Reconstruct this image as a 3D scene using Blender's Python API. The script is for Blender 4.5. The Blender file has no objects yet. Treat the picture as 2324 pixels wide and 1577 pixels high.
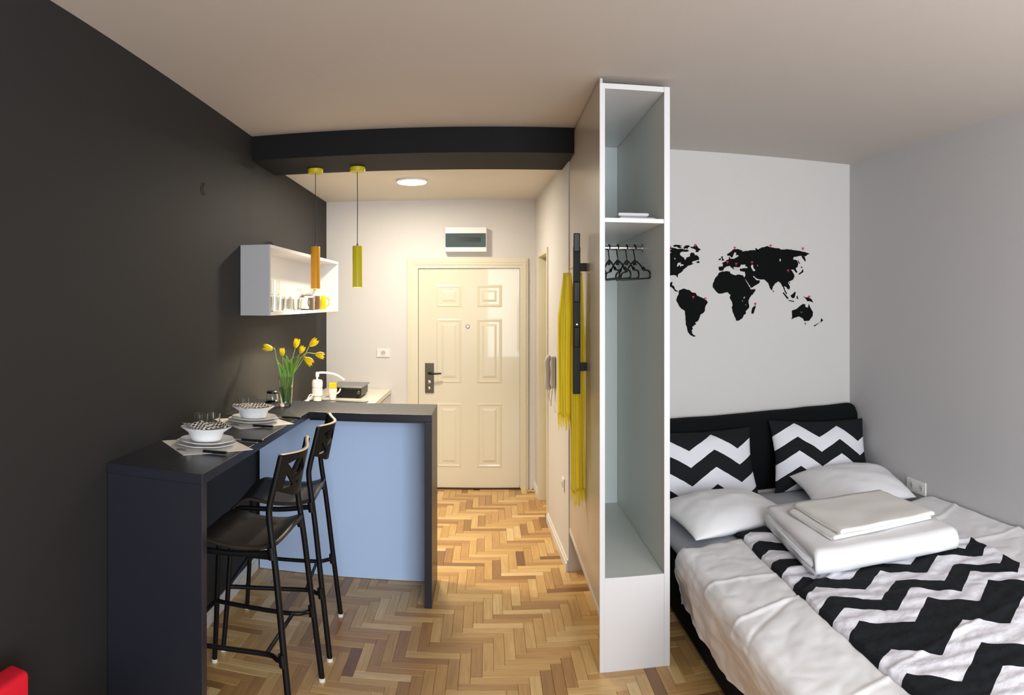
import bpy, bmesh, math, random
from mathutils import Vector, Matrix, noise
from mathutils.geometry import tessellate_polygon
random.seed(7)
PI = math.pi
C = bpy.context.scene.collection
SC = bpy.context.scene

# ------------------------------------------------------------------ camera, world, lights, exposure
F, X0, YH, HC = 1580.0, 1110.0, 685.0, 1.6          # pixels per radian, centre column, horizon row, eye height (2324 x 1577 frame)
cd = bpy.data.cameras.new('camera'); cam = bpy.data.objects.new('camera', cd); C.objects.link(cam)
cam.location = (0, 0, HC); cam.rotation_euler = (PI/2, 0, 0)
cd.type = 'PANO'; cd.panorama_type = 'CENTRAL_CYLINDRICAL'
cd.central_cylindrical_range_u_min = -X0/F; cd.central_cylindrical_range_u_max = (2324-X0)/F
cd.central_cylindrical_range_v_min = -(1577-YH)/F; cd.central_cylindrical_range_v_max = YH/F
cd.clip_start = 0.01; cd.clip_end = 100
SC.camera = cam
w = bpy.data.worlds.new('world'); SC.world = w; w.use_nodes = True
w.node_tree.nodes['Background'].inputs[0].default_value = (0.62, 0.78, 1.0, 1)
w.node_tree.nodes['Background'].inputs[1].default_value = 1.0
SC.view_settings.view_transform = 'Standard'; SC.view_settings.look = 'None'
SC.view_settings.gamma = 1.0; SC.view_settings.use_curve_mapping = False
SC.view_settings.exposure = 0.0

def light(name, kind, loc, power, col, rot=(0, 0, 0), **kw):
    l = bpy.data.lights.new(name, kind); l.energy = power; l.color = col
    for k, v in kw.items(): setattr(l, k, v)
    o = bpy.data.objects.new(name, l); o.location = loc; o.rotation_euler = rot; C.objects.link(o)
    return o
# daylight through the wide window behind the viewer
light('window_daylight', 'AREA', (1.05, -1.32, 1.5), 185, (0.88, 0.94, 1.0), (PI/2, 0, 0), shape='RECTANGLE', size=2.2, size_y=1.9)

# ------------------------------------------------------------------ helpers
def lin(c):
    def f(v):
        v /= 255.0
        return v/12.92 if v <= 0.04045 else ((v+0.055)/1.055)**2.4
    return (f(c[0]), f(c[1]), f(c[2]), 1)

def mat(name, col, rough=0.5, metal=0.0, trans=0.0, ior=1.45, emit=None, estr=0.0, bump=0.0, bscale=200.0, var=0.0, vscale=6.0, spec=0.5, sheen=0.0, coat=0.0):
    m = bpy.data.materials.new(name); m.use_nodes = True
    nt = m.node_tree; b = nt.nodes['Principled BSDF']
    b.inputs['Base Color'].default_value = lin(col)
    b.inputs['Roughness'].default_value = rough; b.inputs['Metallic'].default_value = metal
    b.inputs['Transmission Weight'].default_value = trans; b.inputs['IOR'].default_value = ior
    b.inputs['Specular IOR Level'].default_value = spec
    b.inputs['Sheen Weight'].default_value = sheen; b.inputs['Coat Weight'].default_value = coat
    if emit:
        b.inputs['Emission Color'].default_value = lin(emit); b.inputs['Emission Strength'].default_value = estr
    tc = None
    if bump or var:
        tc = nt.nodes.new('ShaderNodeTexCoord')
    if bump:
        n = nt.nodes.new('ShaderNodeTexNoise'); n.inputs['Scale'].default_value = bscale; n.inputs['Detail'].default_value = 3
        bp = nt.nodes.new('ShaderNodeBump'); bp.inputs['Strength'].default_value = bump; bp.inputs['Distance'].default_value = 0.002
        nt.links.new(tc.outputs['Object'], n.inputs['Vector']); nt.links.new(n.outputs['Fac'], bp.inputs['Height'])
        nt.links.new(bp.outputs['Normal'], b.inputs['Normal'])
    if var:
        n = nt.nodes.new('ShaderNodeTexNoise'); n.inputs['Scale'].default_value = vscale; n.inputs['Detail'].default_value = 4
        r = nt.nodes.new('ShaderNodeValToRGB'); c = lin(col)
        r.color_ramp.elements[0].position = 0.3; r.color_ramp.elements[1].position = 0.7
        r.color_ramp.elements[0].color = tuple(v*(1-var) for v in c[:3])+(1,); r.color_ramp.elements[1].color = tuple(min(1, v*(1+var)) for v in c[:3])+(1,)
        nt.links.new(tc.outputs['Object'], n.inputs['Vector']); nt.links.new(n.outputs['Fac'], r.inputs['Fac']); nt.links.new(r.outputs['Color'], b.inputs['Base Color'])
    return m

class MB:
    """collects shapes as plain lists in world space"""
    def __init__(s): s.v = []; s.f = []; s.uv = None
    def quadpts(s, pts):
        i = len(s.v); s.v += [tuple(p) for p in pts]; s.f.append(tuple(range(i, i+len(pts)))); return s
    def box(s, a, b, M=None):
        x0, y0, z0 = a; x1, y1, z1 = b; i = len(s.v)
        p = [(x0,y0,z0),(x1,y0,z0),(x1,y1,z0),(x0,y1,z0),(x0,y0,z1),(x1,y0,z1),(x1,y1,z1),(x0,y1,z1)]
        if M is not None: p = [tuple(M @ Vector(q)) for q in p]
        s.v += p
        s.f += [tuple(i+k for k in q) for q in ((0,3,2,1),(4,5,6,7),(0,1,5,4),(1,2,6,5),(2,3,7,6),(3,0,4,7))]
        return s
    def prism(s, poly, z0, z1):
        n = len(poly); i = len(s.v)
        s.v += [(x, y, z0) for x, y in poly] + [(x, y, z1) for x, y in poly]
        s.f.append(tuple(i+k for k in reversed(range(n)))); s.f.append(tuple(i+n+k for k in range(n)))
        for k in range(n):
            j = (k+1) % n; s.f.append((i+k, i+j, i+n+j, i+n+k))
        return s
    def tube(s, pts, r, seg=10, caps=True, closed=False):
        pts = [Vector(p) for p in pts]; n = len(pts); rs = r if isinstance(r, (list, tuple)) else [r]*n
        prev = None; base = len(s.v)
        for k in range(n):
            if closed: t = (pts[(k+1) % n]-pts[k-1])
            else: t = (pts[min(k+1, n-1)]-pts[max(k-1, 0)])
            t.normalize()
            if prev is None:
                a = Vector((0, 0, 1)) if abs(t.z) < 0.9 else Vector((1, 0, 0))
                u = t.cross(a).normalized()
            else:
                u = (prev - t*prev.dot(t)).normalized()
            prev = u; v = t.cross(u)
            for q in range(seg):
                a = 2*PI*q/seg; s.v.append(tuple(pts[k]+(u*math.cos(a)+v*math.sin(a))*rs[k]))
        for k in range(n if closed else n-1):
            for q in range(seg):
                a = base+k*seg+q; b = base+k*seg+(q+1) % seg; k2 = (k+1) % n
                s.f.append((a, b, base+k2*seg+(q+1) % seg, base+k2*seg+q))
        if caps and not closed:
            s.f.append(tuple(base+q for q in reversed(range(seg)))); s.f.append(tuple(base+(n-1)*seg+q for q in range(seg)))
        return s
    def lathe(s, prof, c, seg=32, mod=None):
        """prof: (radius, height) pairs; mod(angle, k) scales the radius"""
        base = len(s.v); n = len(prof)
        for k, (r, z) in enumerate(prof):
            for q in range(seg):
                a = 2*PI*q/seg; m = mod(a, k) if mod else 1
                s.v.append((c[0]+r*m*math.cos(a), c[1]+r*m*math.sin(a), c[2]+z))
        for k in range(n-1):
            for q in range(seg):
                q2 = (q+1) % seg
                s.f.append((base+k*seg+q, base+k*seg+q2, base+(k+1)*seg+q2, base+(k+1)*seg+q))
        s.f.append(tuple(base+q for q in reversed(range(seg)))); s.f.append(tuple(base+(n-1)*seg+q for q in range(seg)))
        return s
    def grid(s, fn, nu, nv, uv=False):
        base = len(s.v)
        for j in range(nv+1):
            for i in range(nu+1): s.v.append(tuple(fn(i/nu, j/nv)))
        for j in range(nv):
            for i in range(nu):
                a = base+j*(nu+1)+i; s.f.append((a, a+1, a+nu+2, a+nu+1))
        return s

def wloc(p):
    l = Vector((0, 0, 0))
    while p is not None: l += Vector(p.location); p = p.parent
    return l

def obj(name, mb, m, parent=None, smooth=False, bevel=0.0, seg=2, loc=None, label=None, weld=False, solid=0.0, subsurf=0):
    me = bpy.data.meshes.new(name)
    if parent is not None: o0 = wloc(parent) if loc is None else Vector(loc)
    else:
        if loc is None:
            xs = [v[0] for v in mb.v]; ys = [v[1] for v in mb.v]; zs = [v[2] for v in mb.v]
            loc = ((min(xs)+max(xs))/2, (min(ys)+max(ys))/2, min(zs))
        o0 = Vector(loc)
    me.from_pydata([(v[0]-o0.x, v[1]-o0.y, v[2]-o0.z) for v in mb.v], [], mb.f)
    bm = bmesh.new(); bm.from_mesh(me)
    if weld: bmesh.ops.remove_doubles(bm, verts=bm.verts, dist=1e-5)
    bmesh.ops.recalc_face_normals(bm, faces=bm.faces); bm.to_mesh(me); bm.free()
    if smooth:
        me.polygons.foreach_set('use_smooth', [True]*len(me.polygons))
        if smooth != 'all':
            try: me.set_sharp_from_angle(angle=math.radians(38))
            except Exception: pass
    o = bpy.data.objects.new(name, me); C.objects.link(o); me.materials.append(m)
    if parent is not None:
        o.parent = parent; o.location = o0 - wloc(parent)
    else: o.location = o0
    if solid:
        s = o.modifiers.new('s', 'SOLIDIFY'); s.thickness = solid; s.offset = 0
    if subsurf:
        s = o.modifiers.new('ss', 'SUBSURF'); s.levels = subsurf; s.render_levels = subsurf
    if bevel:
        b = o.modifiers.new('b', 'BEVEL'); b.width = bevel; b.segments = seg; b.limit_method = 'ANGLE'; b.angle_limit = 0.7; b.harden_normals = False
    if label: o['label'] = label
    return o

def thing(name, label, cat, loc=(0, 0, 0), group=None, rz=0):
    o = bpy.data.objects.new(name, None); C.objects.link(o); o.location = loc; o.rotation_euler = (0, 0, rz)
    o.empty_display_size = 0.05
    o['label'] = label; o['category'] = cat; o['kind'] = 'thing'
    if group: o['group'] = group
    return o
def tag(o, label, cat, group=None):
    o['label'] = label; o['category'] = cat; o['kind'] = 'thing'
    if group: o['group'] = group
    return o
def struct(name, mb, m, label, cat='wall', parent=None, **kw):
    o = obj(name, mb, m, parent, **kw)
    if parent is None: o['kind'] = 'structure'; o['label'] = label; o['category'] = cat
    return o
def structroot(name, label, cat, loc):
    o = thing(name, label, cat, loc); o['kind'] = 'structure'; return o
def dup(root, loc, rz=0, label=None, group=None):
    r = root.copy(); C.objects.link(r); r.location = loc; r.rotation_euler = (0, 0, rz)
    if label: r['label'] = label
    if group: r['group'] = group
    for ch in list(root.children):
        c = ch.copy(); C.objects.link(c); c.parent = r
        for g in list(ch.children):
            d = g.copy(); C.objects.link(d); d.parent = c
    return r
def arc(c, r, a0, a1, n, plane='xz'):
    out = []
    for i in range(n+1):
        a = a0+(a1-a0)*i/n; u, v = r*math.cos(a), r*math.sin(a)
        out.append((c[0]+u, c[1], c[2]+v) if plane == 'xz' else ((c[0], c[1]+u, c[2]+v) if plane == 'yz' else (c[0]+u, c[1]+v, c[2])))
    return out
def smoothpath(pts, n=8):
    """Catmull-Rom through the points"""
    P = [Vector(p) for p in pts]; P = [P[0]*2-P[1]]+P+[P[-1]*2-P[-2]]; out = []
    for i in range(1, len(P)-2):
        for k in range(n):
            t = k/n; a, b, c, d = P[i-1], P[i], P[i+1], P[i+2]
            out.append(0.5*((2*b)+(c-a)*t+(2*a-5*b+4*c-d)*t*t+(3*b-a-3*c+d)*t**3))
    out.append(P[-2]); return out

# ------------------------------------------------------------------ materials
M = {}
M['charcoal_wall'] = mat('charcoal_paint', (42, 41, 41), 0.66, bump=0.25, bscale=260, spec=0.3)
M['black_beam'] = mat('black_paint', (13, 13, 14), 0.7, bump=0.2, bscale=260, spec=0.3)
M['white_wall'] = mat('white_wall_paint', (214, 210, 206), 0.8, bump=0.15, bscale=220)
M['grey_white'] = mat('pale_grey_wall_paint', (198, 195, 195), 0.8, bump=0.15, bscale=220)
M['ceiling'] = mat('ceiling_paint', (205, 196, 188), 0.85, bump=0.12, bscale=200)
M['hall_ceiling'] = mat('hall_ceiling_paint', (222, 214, 202), 0.8, bump=0.12, bscale=200)
M['cream'] = mat('cream_gloss_paint', (214, 207, 185), 0.27, bump=0.05, bscale=60, coat=0.3)
M['cream_frame'] = mat('cream_frame_paint', (216, 208, 184), 0.38)
M['white_trim'] = mat('white_trim_paint', (225, 222, 218), 0.4)
M['white_lam'] = mat('white_laminate', (222, 220, 220), 0.32)
M['side_lam'] = mat('pearl_laminate', (205, 195, 185), 0.28)
M['inner_lam'] = mat('pale_grey_laminate', (212, 215, 208), 0.45)
M['bar'] = mat('anthracite_laminate', (34, 36, 44), 0.34, spec=0.5, bump=0.05, bscale=400)
M['blue_panel'] = mat('back_panel_pale_blue', (190, 215, 252), 0.5)  # one even pale blue base colour for the bar's back panel
M['black_metal'] = mat('black_metal', (12, 12, 13), 0.48, spec=0.3)
M['black_seat'] = mat('black_brown_wood', (46, 40, 34), 0.36, var=0.2, vscale=20)
M['back_black'] = mat('black_painted_wood', (20, 19, 18), 0.5, spec=.3)
M['edge_wood'] = mat('pale_plywood_edge', (222, 212, 190), 0.5)
M['white_plastic'] = mat('white_plastic', (230, 228, 224), 0.35)
M['porcelain'] = mat('white_porcelain', (238, 238, 238), 0.12, coat=0.4)
M['paper'] = mat('white_paper', (235, 230, 222), 0.7)
M['glass'] = mat('clear_glass', (250, 252, 250), 0.02, trans=1.0, ior=1.4)
M['water'] = mat('water', (235, 248, 240), 0.0, trans=1.0, ior=1.33)
M['chrome'] = mat('chrome', (205, 205, 208), 0.12, metal=1.0)
M['steel'] = mat('brushed_steel', (175, 172, 168), 0.3, metal=1.0)
M['bronze'] = mat('dark_bronze', (96, 88, 74), 0.38, metal=0.8)
M['black_plastic'] = mat('black_plastic', (15, 15, 16), 0.35, spec=.4)
M['yellow_metal'] = mat('yellow_lacquer', (206, 190, 30), 0.4)
M['amber_metal'] = mat('amber_lacquer', (214, 150, 30), 0.4)
M['yellow_mug'] = mat('yellow_glaze', (214, 204, 30), 0.2, coat=0.3)
M['brown_mug'] = mat('brown_glaze', (120, 84, 66), 0.25)
M['cord'] = mat('black_cord', (26, 24, 22), 0.6)
M['lamp'] = mat('lamp_diffuser', (255, 255, 255), 0.5, emit=(255, 247, 232), estr=14)
M['bulb'] = mat('spot_bulb', (255, 255, 255), 0.5, emit=(255, 236, 205), estr=25)
M['scarf'] = mat('yellow_chiffon', (235, 208, 24), 0.75, bump=0.3, bscale=500, sheen=0.2)
M['black_fabric'] = mat('black_upholstery', (17, 18, 20), 0.95, bump=0.6, bscale=500, spec=0.2)
M['white_cotton'] = mat('white_cotton', (240, 238, 239), 0.85, bump=0.2, bscale=600, spec=0.2)
M['warm_cotton'] = mat('unbleached_cotton', (238, 235, 230), 0.88, bump=0.2, bscale=600, spec=0.2)
M['grey_sheet'] = mat('grey_sheet', (176, 178, 186), 0.9, bump=0.2, bscale=600, spec=0.2)
M['red_fabric'] = mat('red_fabric', (222, 32, 50), 0.9, bump=0.5, bscale=500, spec=0.2)
M['vinyl'] = mat('black_vinyl', (11, 12, 12), 0.8, spec=.15)
M['pin'] = mat('red_print', (196, 40, 78), 0.6)
M['stem'] = mat('tulip_stem_green', (150, 178, 84), 0.5)
M['leaf'] = mat('tulip_leaf_green', (112, 158, 56), 0.45)
M['petal'] = mat('yellow_petal', (255, 220, 14), 0.5)
M['petal'].node_tree.nodes['Principled BSDF'].inputs['Subsurface Weight'].default_value = 0.15
M['smoke'] = mat('smoked_window', (66, 84, 84), 0.15)
M['fuse'] = mat('breaker_switches', (32, 36, 36), 0.4)
M['sill_board'] = mat('floor_underlay', (70, 48, 28), 0.9)
M['foil'] = mat('sponge_yellow', (220, 190, 40), 0.8)
M['intercom'] = mat('grey_plastic', (196, 190, 182), 0.45)

def wood_mat():
    m = bpy.data.materials.new('oak_parquet'); m.use_nodes = True; nt = m.node_tree; b = nt.nodes['Principled BSDF']
    N = lambda t: nt.nodes.new(t)
    uv = N('ShaderNodeUVMap'); sep = N('ShaderNodeSeparateXYZ'); nt.links.new(uv.outputs[0], sep.inputs[0])
    dv = N('ShaderNodeMath'); dv.operation = 'DIVIDE'; dv.inputs[1].default_value = 10; nt.links.new(sep.outputs[0], dv.inputs[0])
    fl = N('ShaderNodeMath'); fl.operation = 'FLOOR'; nt.links.new(dv.outputs[0], fl.inputs[0])
    oi = N('ShaderNodeObjectInfo')
    sm = N('ShaderNodeMath'); sm.operation = 'MULTIPLY_ADD'; sm.inputs[1].default_value = 913.7
    nt.links.new(oi.outputs['Random'], sm.inputs[0]); nt.links.new(fl.outputs[0], sm.inputs[2])
    wn = N('ShaderNodeTexWhiteNoise'); wn.noise_dimensions = '1D'; nt.links.new(sm.outputs[0], wn.inputs['W'])
    cr = N('ShaderNodeValToRGB'); e = cr.color_ramp.elements
    stops = [(0.0, (128, 88, 52)), (0.07, (168, 124, 74)), (0.28, (194, 150, 92)), (0.60, (206, 165, 104)), (0.88, (220, 184, 124)), (1.0, (232, 200, 146))]
    e[0].position = 0; e[0].color = lin(stops[0][1]); e[1].position = 1; e[1].color = lin(stops[-1][1])
    for p, c in stops[1:-1]:
        q = e.new(p); q.color = lin(c)
    nt.links.new(wn.outputs['Value'], cr.inputs['Fac'])
    # grain along the board
    cmb = N('ShaderNodeCombineXYZ'); mx = N('ShaderNodeMath'); mx.operation = 'MULTIPLY'; mx.inputs[1].default_value = 5
    my = N('ShaderNodeMath'); my.operation = 'MULTIPLY'; my.inputs[1].default_value = 70
    nt.links.new(sep.outputs[0], mx.inputs[0]); nt.links.new(sep.outputs[1], my.inputs[0])
    nt.links.new(mx.outputs[0], cmb.inputs[0]); nt.links.new(my.outputs[0], cmb.inputs[1]); nt.links.new(sm.outputs[0], cmb.inputs[2])
    ns = N('ShaderNodeTexNoise'); ns.inputs['Scale'].default_value = 1.0; ns.inputs['Detail'].default_value = 5; ns.inputs['Distortion'].default_value = 0.6
    nt.links.new(cmb.outputs[0], ns.inputs['Vector'])
    rr = N('ShaderNodeMapRange'); rr.inputs[1].default_value = 0.3; rr.inputs[2].default_value = 0.72; rr.inputs[3].default_value = 0.80; rr.inputs[4].default_value = 1.10
    nt.links.new(ns.outputs['Fac'], rr.inputs[0])
    mul = N('ShaderNodeVectorMath'); mul.operation = 'SCALE'; nt.links.new(cr.outputs['Color'], mul.inputs[0]); nt.links.new(rr.outputs[0], mul.inputs['Scale'])
    nt.links.new(mul.outputs[0], b.inputs['Base Color'])
    b.inputs['Roughness'].default_value = 0.34; b.inputs['Specular IOR Level'].default_value = 0.5
    return m
M['wood'] = wood_mat()

def chevron_mat(name, axis_v, period, amp, phase, bands, shear=0.0, shear_from=0.0, relief=0.0, tilt=0.0):
    """zigzag print; bands: list of (lo, hi) white intervals of v; v = coord - amp*tri(x)"""
    m = bpy.data.materials.new(name); m.use_nodes = True; nt = m.node_tree; b = nt.nodes['Principled BSDF']
    N = lambda t: nt.nodes.new(t)
    def mt(op, a, bb=None, c=None):
        n = N('ShaderNodeMath'); n.operation = op
        for i, q in enumerate((a, bb, c)):
            if q is None: continue
            if isinstance(q, (int, float)): n.inputs[i].default_value = q
            else: nt.links.new(q, n.inputs[i])
        return n.outputs[0]
    tc = N('ShaderNodeTexCoord'); sp = N('ShaderNodeSeparateXYZ'); nt.links.new(tc.outputs['Object'], sp.inputs[0])
    x = sp.outputs[0]; v = sp.outputs[axis_v]
    if shear:
        d = mt('SUBTRACT', shear_from, v); d = mt('MAXIMUM', d, 0.0); x = mt('MULTIPLY_ADD', d, shear, x)
    x = mt('ADD', x, phase)
    pp = mt('PINGPONG', x, period/2)                 # 0..period/2
    tri = mt('DIVIDE', pp, period/2)
    vv = mt('MULTIPLY_ADD', tri, amp, v)             # at tri=0 the band sits highest
    if tilt: vv = mt('MULTIPLY_ADD', sp.outputs[0], tilt, vv)
    nz = N('ShaderNodeTexNoise'); nz.inputs['Scale'].default_value = 9; nt.links.new(tc.outputs['Object'], nz.inputs['Vector'])
    vv = mt('MULTIPLY_ADD', mt('SUBTRACT', nz.outputs['Fac'], 0.5), 0.012, vv)
    tot = None
    for lo, hi in bands:
        t = mt('MULTIPLY', mt('GREATER_THAN', vv, lo), mt('LESS_THAN', vv, hi))
        tot = t if tot is None else mt('ADD', tot, t)
    mix = N('ShaderNodeMix'); mix.data_type = 'RGBA'; nt.links.new(tot, mix.inputs[0])
    mix.inputs[6].default_value = lin((27, 29, 32)); mix.inputs[7].default_value = lin((232, 230, 236))
    nt.links.new(mix.outputs[2], b.inputs['Base Color']); b.inputs['Roughness'].default_value = 0.9; b.inputs['Specular IOR Level'].default_value = 0.2
    if relief:
        n2 = N('ShaderNodeTexNoise'); n2.inputs['Scale'].default_value = 30; n2.inputs['Detail'].default_value = 2
        nt.links.new(tc.outputs['Object'], n2.inputs['Vector'])
        bp = N('ShaderNodeBump'); bp.inputs['Strength'].default_value = relief; bp.inputs['Distance'].default_value = 0.01
        nt.links.new(n2.outputs['Fac'], bp.inputs['Height']); nt.links.new(bp.outputs['Normal'], b.inputs['Normal'])
    return m

# ------------------------------------------------------------------ the room
ZC = 2.575; ZH = 2.475                       # ceiling heights: room, entrance
XL = lambda y: -1.335-(y-2.2)*0.0215         # left wall face
XR = 2.45; YB = 4.30; YD = 5.95; YW = -1.25
XC = lambda y: 0.470-(y-4.10)*0.0423         # face of the entrance's side wall

struct('wall_left', MB().prism([(XL(YW-.1), YW-.1), (XL(YD+.15), YD+.15), (XL(YD+.15)-.15, YD+.15), (XL(YW-.1)-.15, YW-.1)], 0, 2.7), M['charcoal_wall'],
       'charcoal painted wall behind the breakfast bar')
struct('wall_back', MB().box((-1.6, YD, 0), (-0.66, YD+.15, 2.7)).box((0.30, YD, 0), (0.75, YD+.15, 2.7)).box((-0.66, YD, 1.93), (0.30, YD+.15, 2.7)), M['white_wall'],
       'white wall around the cream entrance door')
# side wall of the entrance with the doorway, and the wall behind the bed
DY0, DY1, DZ = 5.06, 5.60, 1.97
wr = MB()
wr.prism([(XC(4.1), 4.1), (0.80, 4.1), (0.80, DY0), (XC(DY0), DY0)], 0, 2.7)
wr.prism([(XC(DY1), DY1), (0.80, DY1), (0.80, YD), (XC(YD), YD)], 0, 2.7)
wr.prism([(XC(DY0), DY0), (0.80, DY0), (0.80, DY1), (XC(DY1), DY1)], DZ, 2.7)
struct('wall_entrance', wr, M['white_wall'], 'white side wall of the entrance with a narrow doorway')
struct('wall_bed', MB().box((0.80, YB, 0), (XR+.15, YB+.15, 2.7)), M['white_wall'], 'white wall behind the bed headboard with the world map')
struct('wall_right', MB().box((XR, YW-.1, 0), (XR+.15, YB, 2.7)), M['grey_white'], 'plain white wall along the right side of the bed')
wb = MB().box((-1.7, YW-.15, 0), (-0.08, YW, 2.7)).box((2.18, YW-.15, 0), (2.6, YW, 2.7)).box((-0.08, YW-.15, 0), (2.18, YW, 0.5)).box((-0.08, YW-.15, 2.45), (2.18, YW, 2.7))
struct('wall_window', wb, M['white_wall'], 'white wall with the wide window opening behind the viewer')
wf = MB().box((-0.08, YW-.1, 0.5), (-0.02, YW-.04, 2.45)).box((2.12, YW-.1, 0.5), (2.18, YW-.04, 2.45)).box((-0.02, YW-.1, 0.5), (2.12, YW-.04, 0.56)).box((-0.02, YW-.1, 2.39), (2.12, YW-.04, 2.45)).box((1.02, YW-.1, 0.56), (1.08, YW-.04, 2.39))
struct('window_1', wf, M['white_plastic'], 'white window frame behind the viewer', 'window')
struct('ceiling', MB().box((-1.7, YW-.15, ZC), (2.6, 4.12, 2.72)).box((0.4, 4.12, ZC), (2.6, 4.45, 2.72)), M['ceiling'], 'plain off-white ceiling of the main room', 'ceiling')
struct('ceiling_entrance', MB().box((-1.6, 4.35, ZH), (0.8, 6.1, 2.6)), M['hall_ceiling'], 'lower white ceiling above the entrance', 'ceiling')
BY0, BY1, BZ = 3.87, 4.37, 2.432
struct('trim_1', MB().prism([(XL(BY0)-.02, BY0), (0.478, BY0), (0.478, 4.10), (XC(4.1)-.001, 4.10), (XC(BY1), BY1), (XL(BY1)-.02, BY1)], BZ, 2.6), M['black_beam'], 'black ceiling beam between the room and the entrance', 'beam')

# baseboards
def skirt(name, p0, p1, h, t, label):
    a = Vector(p0); b = Vector(p1); d = (b-a).normalized(); n = Vector((-d.y, d.x))
    mb = MB(); q = lambda u, k: (u.x+n.x*k, u.y+n.y*k)
    mb.prism([q(a, 0), q(b, 0), q(b, t), q(a, t)], 0, h*0.72); mb.prism([q(a, 0), q(b, 0), q(b, t*.6), q(a, t*.6)], h*0.72, h)
    return struct(name, mb, M['white_trim'], label, 'baseboard', bevel=0.002)
skirt('baseboard_left', (XL(3.955), 3.955), (XL(2.24), 2.24), 0.082, 0.014, 'white baseboard on the dark wall under the bar')
skirt('baseboard_entrance', (XC(4.1), 4.1), (XC(DY0-.01), DY0-.01), 0.068, 0.016, 'white baseboard in the entrance before the side doorway')
skirt('baseboard_corner', (XC(DY1+.03), DY1+.03), (XC(YD), YD), 0.068, 0.016, 'short white baseboard between the doorway and the entrance corner')

# doorway casing and its cream door leaf
d2 = structroot('door_2', 'cream side doorway in the right wall of the entrance', 'door', (0.5, 5.33, 0))
cs = MB()
for y0, y1 in ((DY0-.025, DY0+.012), (DY1-.012, DY1+.025)):
    cs.prism([(XC(y0)-.012, y0), (XC(y1)-.012, y1), (XC(y1)+.10, y1), (XC(y0)+.10, y0)], 0, DZ+.03)
cs.prism([(XC(DY0)-.012, DY0), (XC(DY1)-.012, DY1), (XC(DY1)+.10, DY1), (XC(DY0)+.10, DY0)], DZ-.012, DZ+.03)
obj('door_frame', cs, M['cream_frame'], d2, bevel=0.003)
obj('door_leaf', MB().prism([(XC(DY0)+.06, DY0+.013), (XC(DY1)+.06, DY1-.013), (XC(DY1)+.10, DY1-.013), (XC(DY0)+.10, DY0+.013)], 0.01, DZ-.015), M['cream'], d2)

# entrance door
d1 = structroot('door_1', 'cream six-panel entrance door with a dark lock plate', 'door', (-0.17, YD, 0))
fr = MB(); FX0, FX1, LX0, LX1, LZ = -0.70, 0.330, -0.607, 0.264, 1.888
offs = [0.0, .022, .045, .066, 1.0]; thk = [.022, .028, .025, .020]
def fpos(k):
    if k == 4: return LX0, LX1, LZ
    o_ = offs[k]; return FX0+o_, FX1-o_*.70, LZ+.088-o_*.92
for k in range(4):
    a0, a1, a2 = fpos(k); b0, b1, b2 = fpos(k+1)
    poly = [(a0, 0), (b0, 0), (b0, b2), (b1, b2), (b1, 0), (a1, 0), (a1, a2), (a0, a2)]; n_ = len(poly); i0 = len(fr.v)
    fr.v += [(x, YD-thk[k], z) for x, z in poly]+[(x, YD+.05, z) for x, z in poly]
    fr.f += [(i0, i0+1, i0+2, i0+7), (i0+2, i0+3, i0+6, i0+7), (i0+3, i0+4, i0+5, i0+6)]
    fr.f += [tuple(q+n_ for q in reversed(f)) for f in fr.f[-3:]]
    for q in range(n_): fr.f.append((i0+q, i0+(q+1) % n_, i0+n_+(q+1) % n_, i0+n_+q))
obj('door_frame', fr, M['cream_frame'], d1)
leaf = MB(); YF = YD-.004
leaf.box((LX0+.003, YF, 0.012), (LX1-.003, YD+.04, LZ-.003))
lf = obj('door_leaf', leaf, M['cream'], d1, bevel=0.002)
def panel(x0, x1, z0, z1):
    mb = MB(); prof = [(0, 0), (.012, -.004), (.026, -.0008), (.045, -.0008), (.064, -.0055)]
    rings = []
    for ins, dy in prof:
        rings.append([(x0+ins, YF+dy, z0+ins), (x1-ins, YF+dy, z0+ins), (x1-ins, YF+dy, z1-ins), (x0+ins, YF+dy, z1-ins)])
    i0 = len(mb.v)
    for r in rings: mb.v += r
    for k in range(len(rings)-1):
        for q in range(4):
            a = i0+k*4+q; b = i0+k*4+(q+1) % 4; mb.f.append((a, b, b+4, a+4))
    mb.f.append(tuple(i0+(len(rings)-1)*4+q for q in range(4)))
    return obj('door_panel', mb, M['cream'], lf)
for (z0, z1) in ((1.555, 1.745), (0.905, 1.455), (0.185, 0.735)):
    panel(-0.45, -0.235, z0, z1); panel(-0.105, 0.11, z0, z1)
pe = MB(); pe.lathe([(.017, 0), (.017, .006), (.012, .010), (.006, .010)], (0, 0, 0), 24)
pe.v = [(-0.183+x, YF-z, 1.391+y) for x, y, z in pe.v]
obj('peephole', pe, M['steel'], lf, smooth=True)
lp = obj('lock_plate', MB().box((-.548, YF-.010, .82), (-.472, YF, 1.077)), M['bronze'], lf, bevel=0.004)
lk = MB()
for z, r in ((.915, .019), (.86, .015)):
    q = MB(); q.lathe([(r, 0), (r, .008), (r*.6, .012)], (0, 0, 0), 20); n0 = len(lk.v)
    lk.v += [(-.512+x, YF-.010-zz, z+y) for x, y, zz in q.v]; lk.f += [tuple(i+n0 for i in f) for f in q.f]
obj('lock_cylinder', lk, M['steel'], lf, smooth=True)
hd = MB(); hd.tube([(-.512, YF-.01, .992), (-.512, YF-.045, .992), (-.50, YF-.055, .992), (-.46, YF-.057, .990), (-.405, YF-.052, .992)], [.009, .009, .009, .008, .007], 10)
obj('door_handle', hd, M['black_plastic'], lf, smooth=True)
struct('trim_2', MB().box((-.61, YD-.02, 0.0), (.27, YD+.04, 0.012)), M['sill_board'], 'dark threshold strip under the entrance door', 'threshold')

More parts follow.
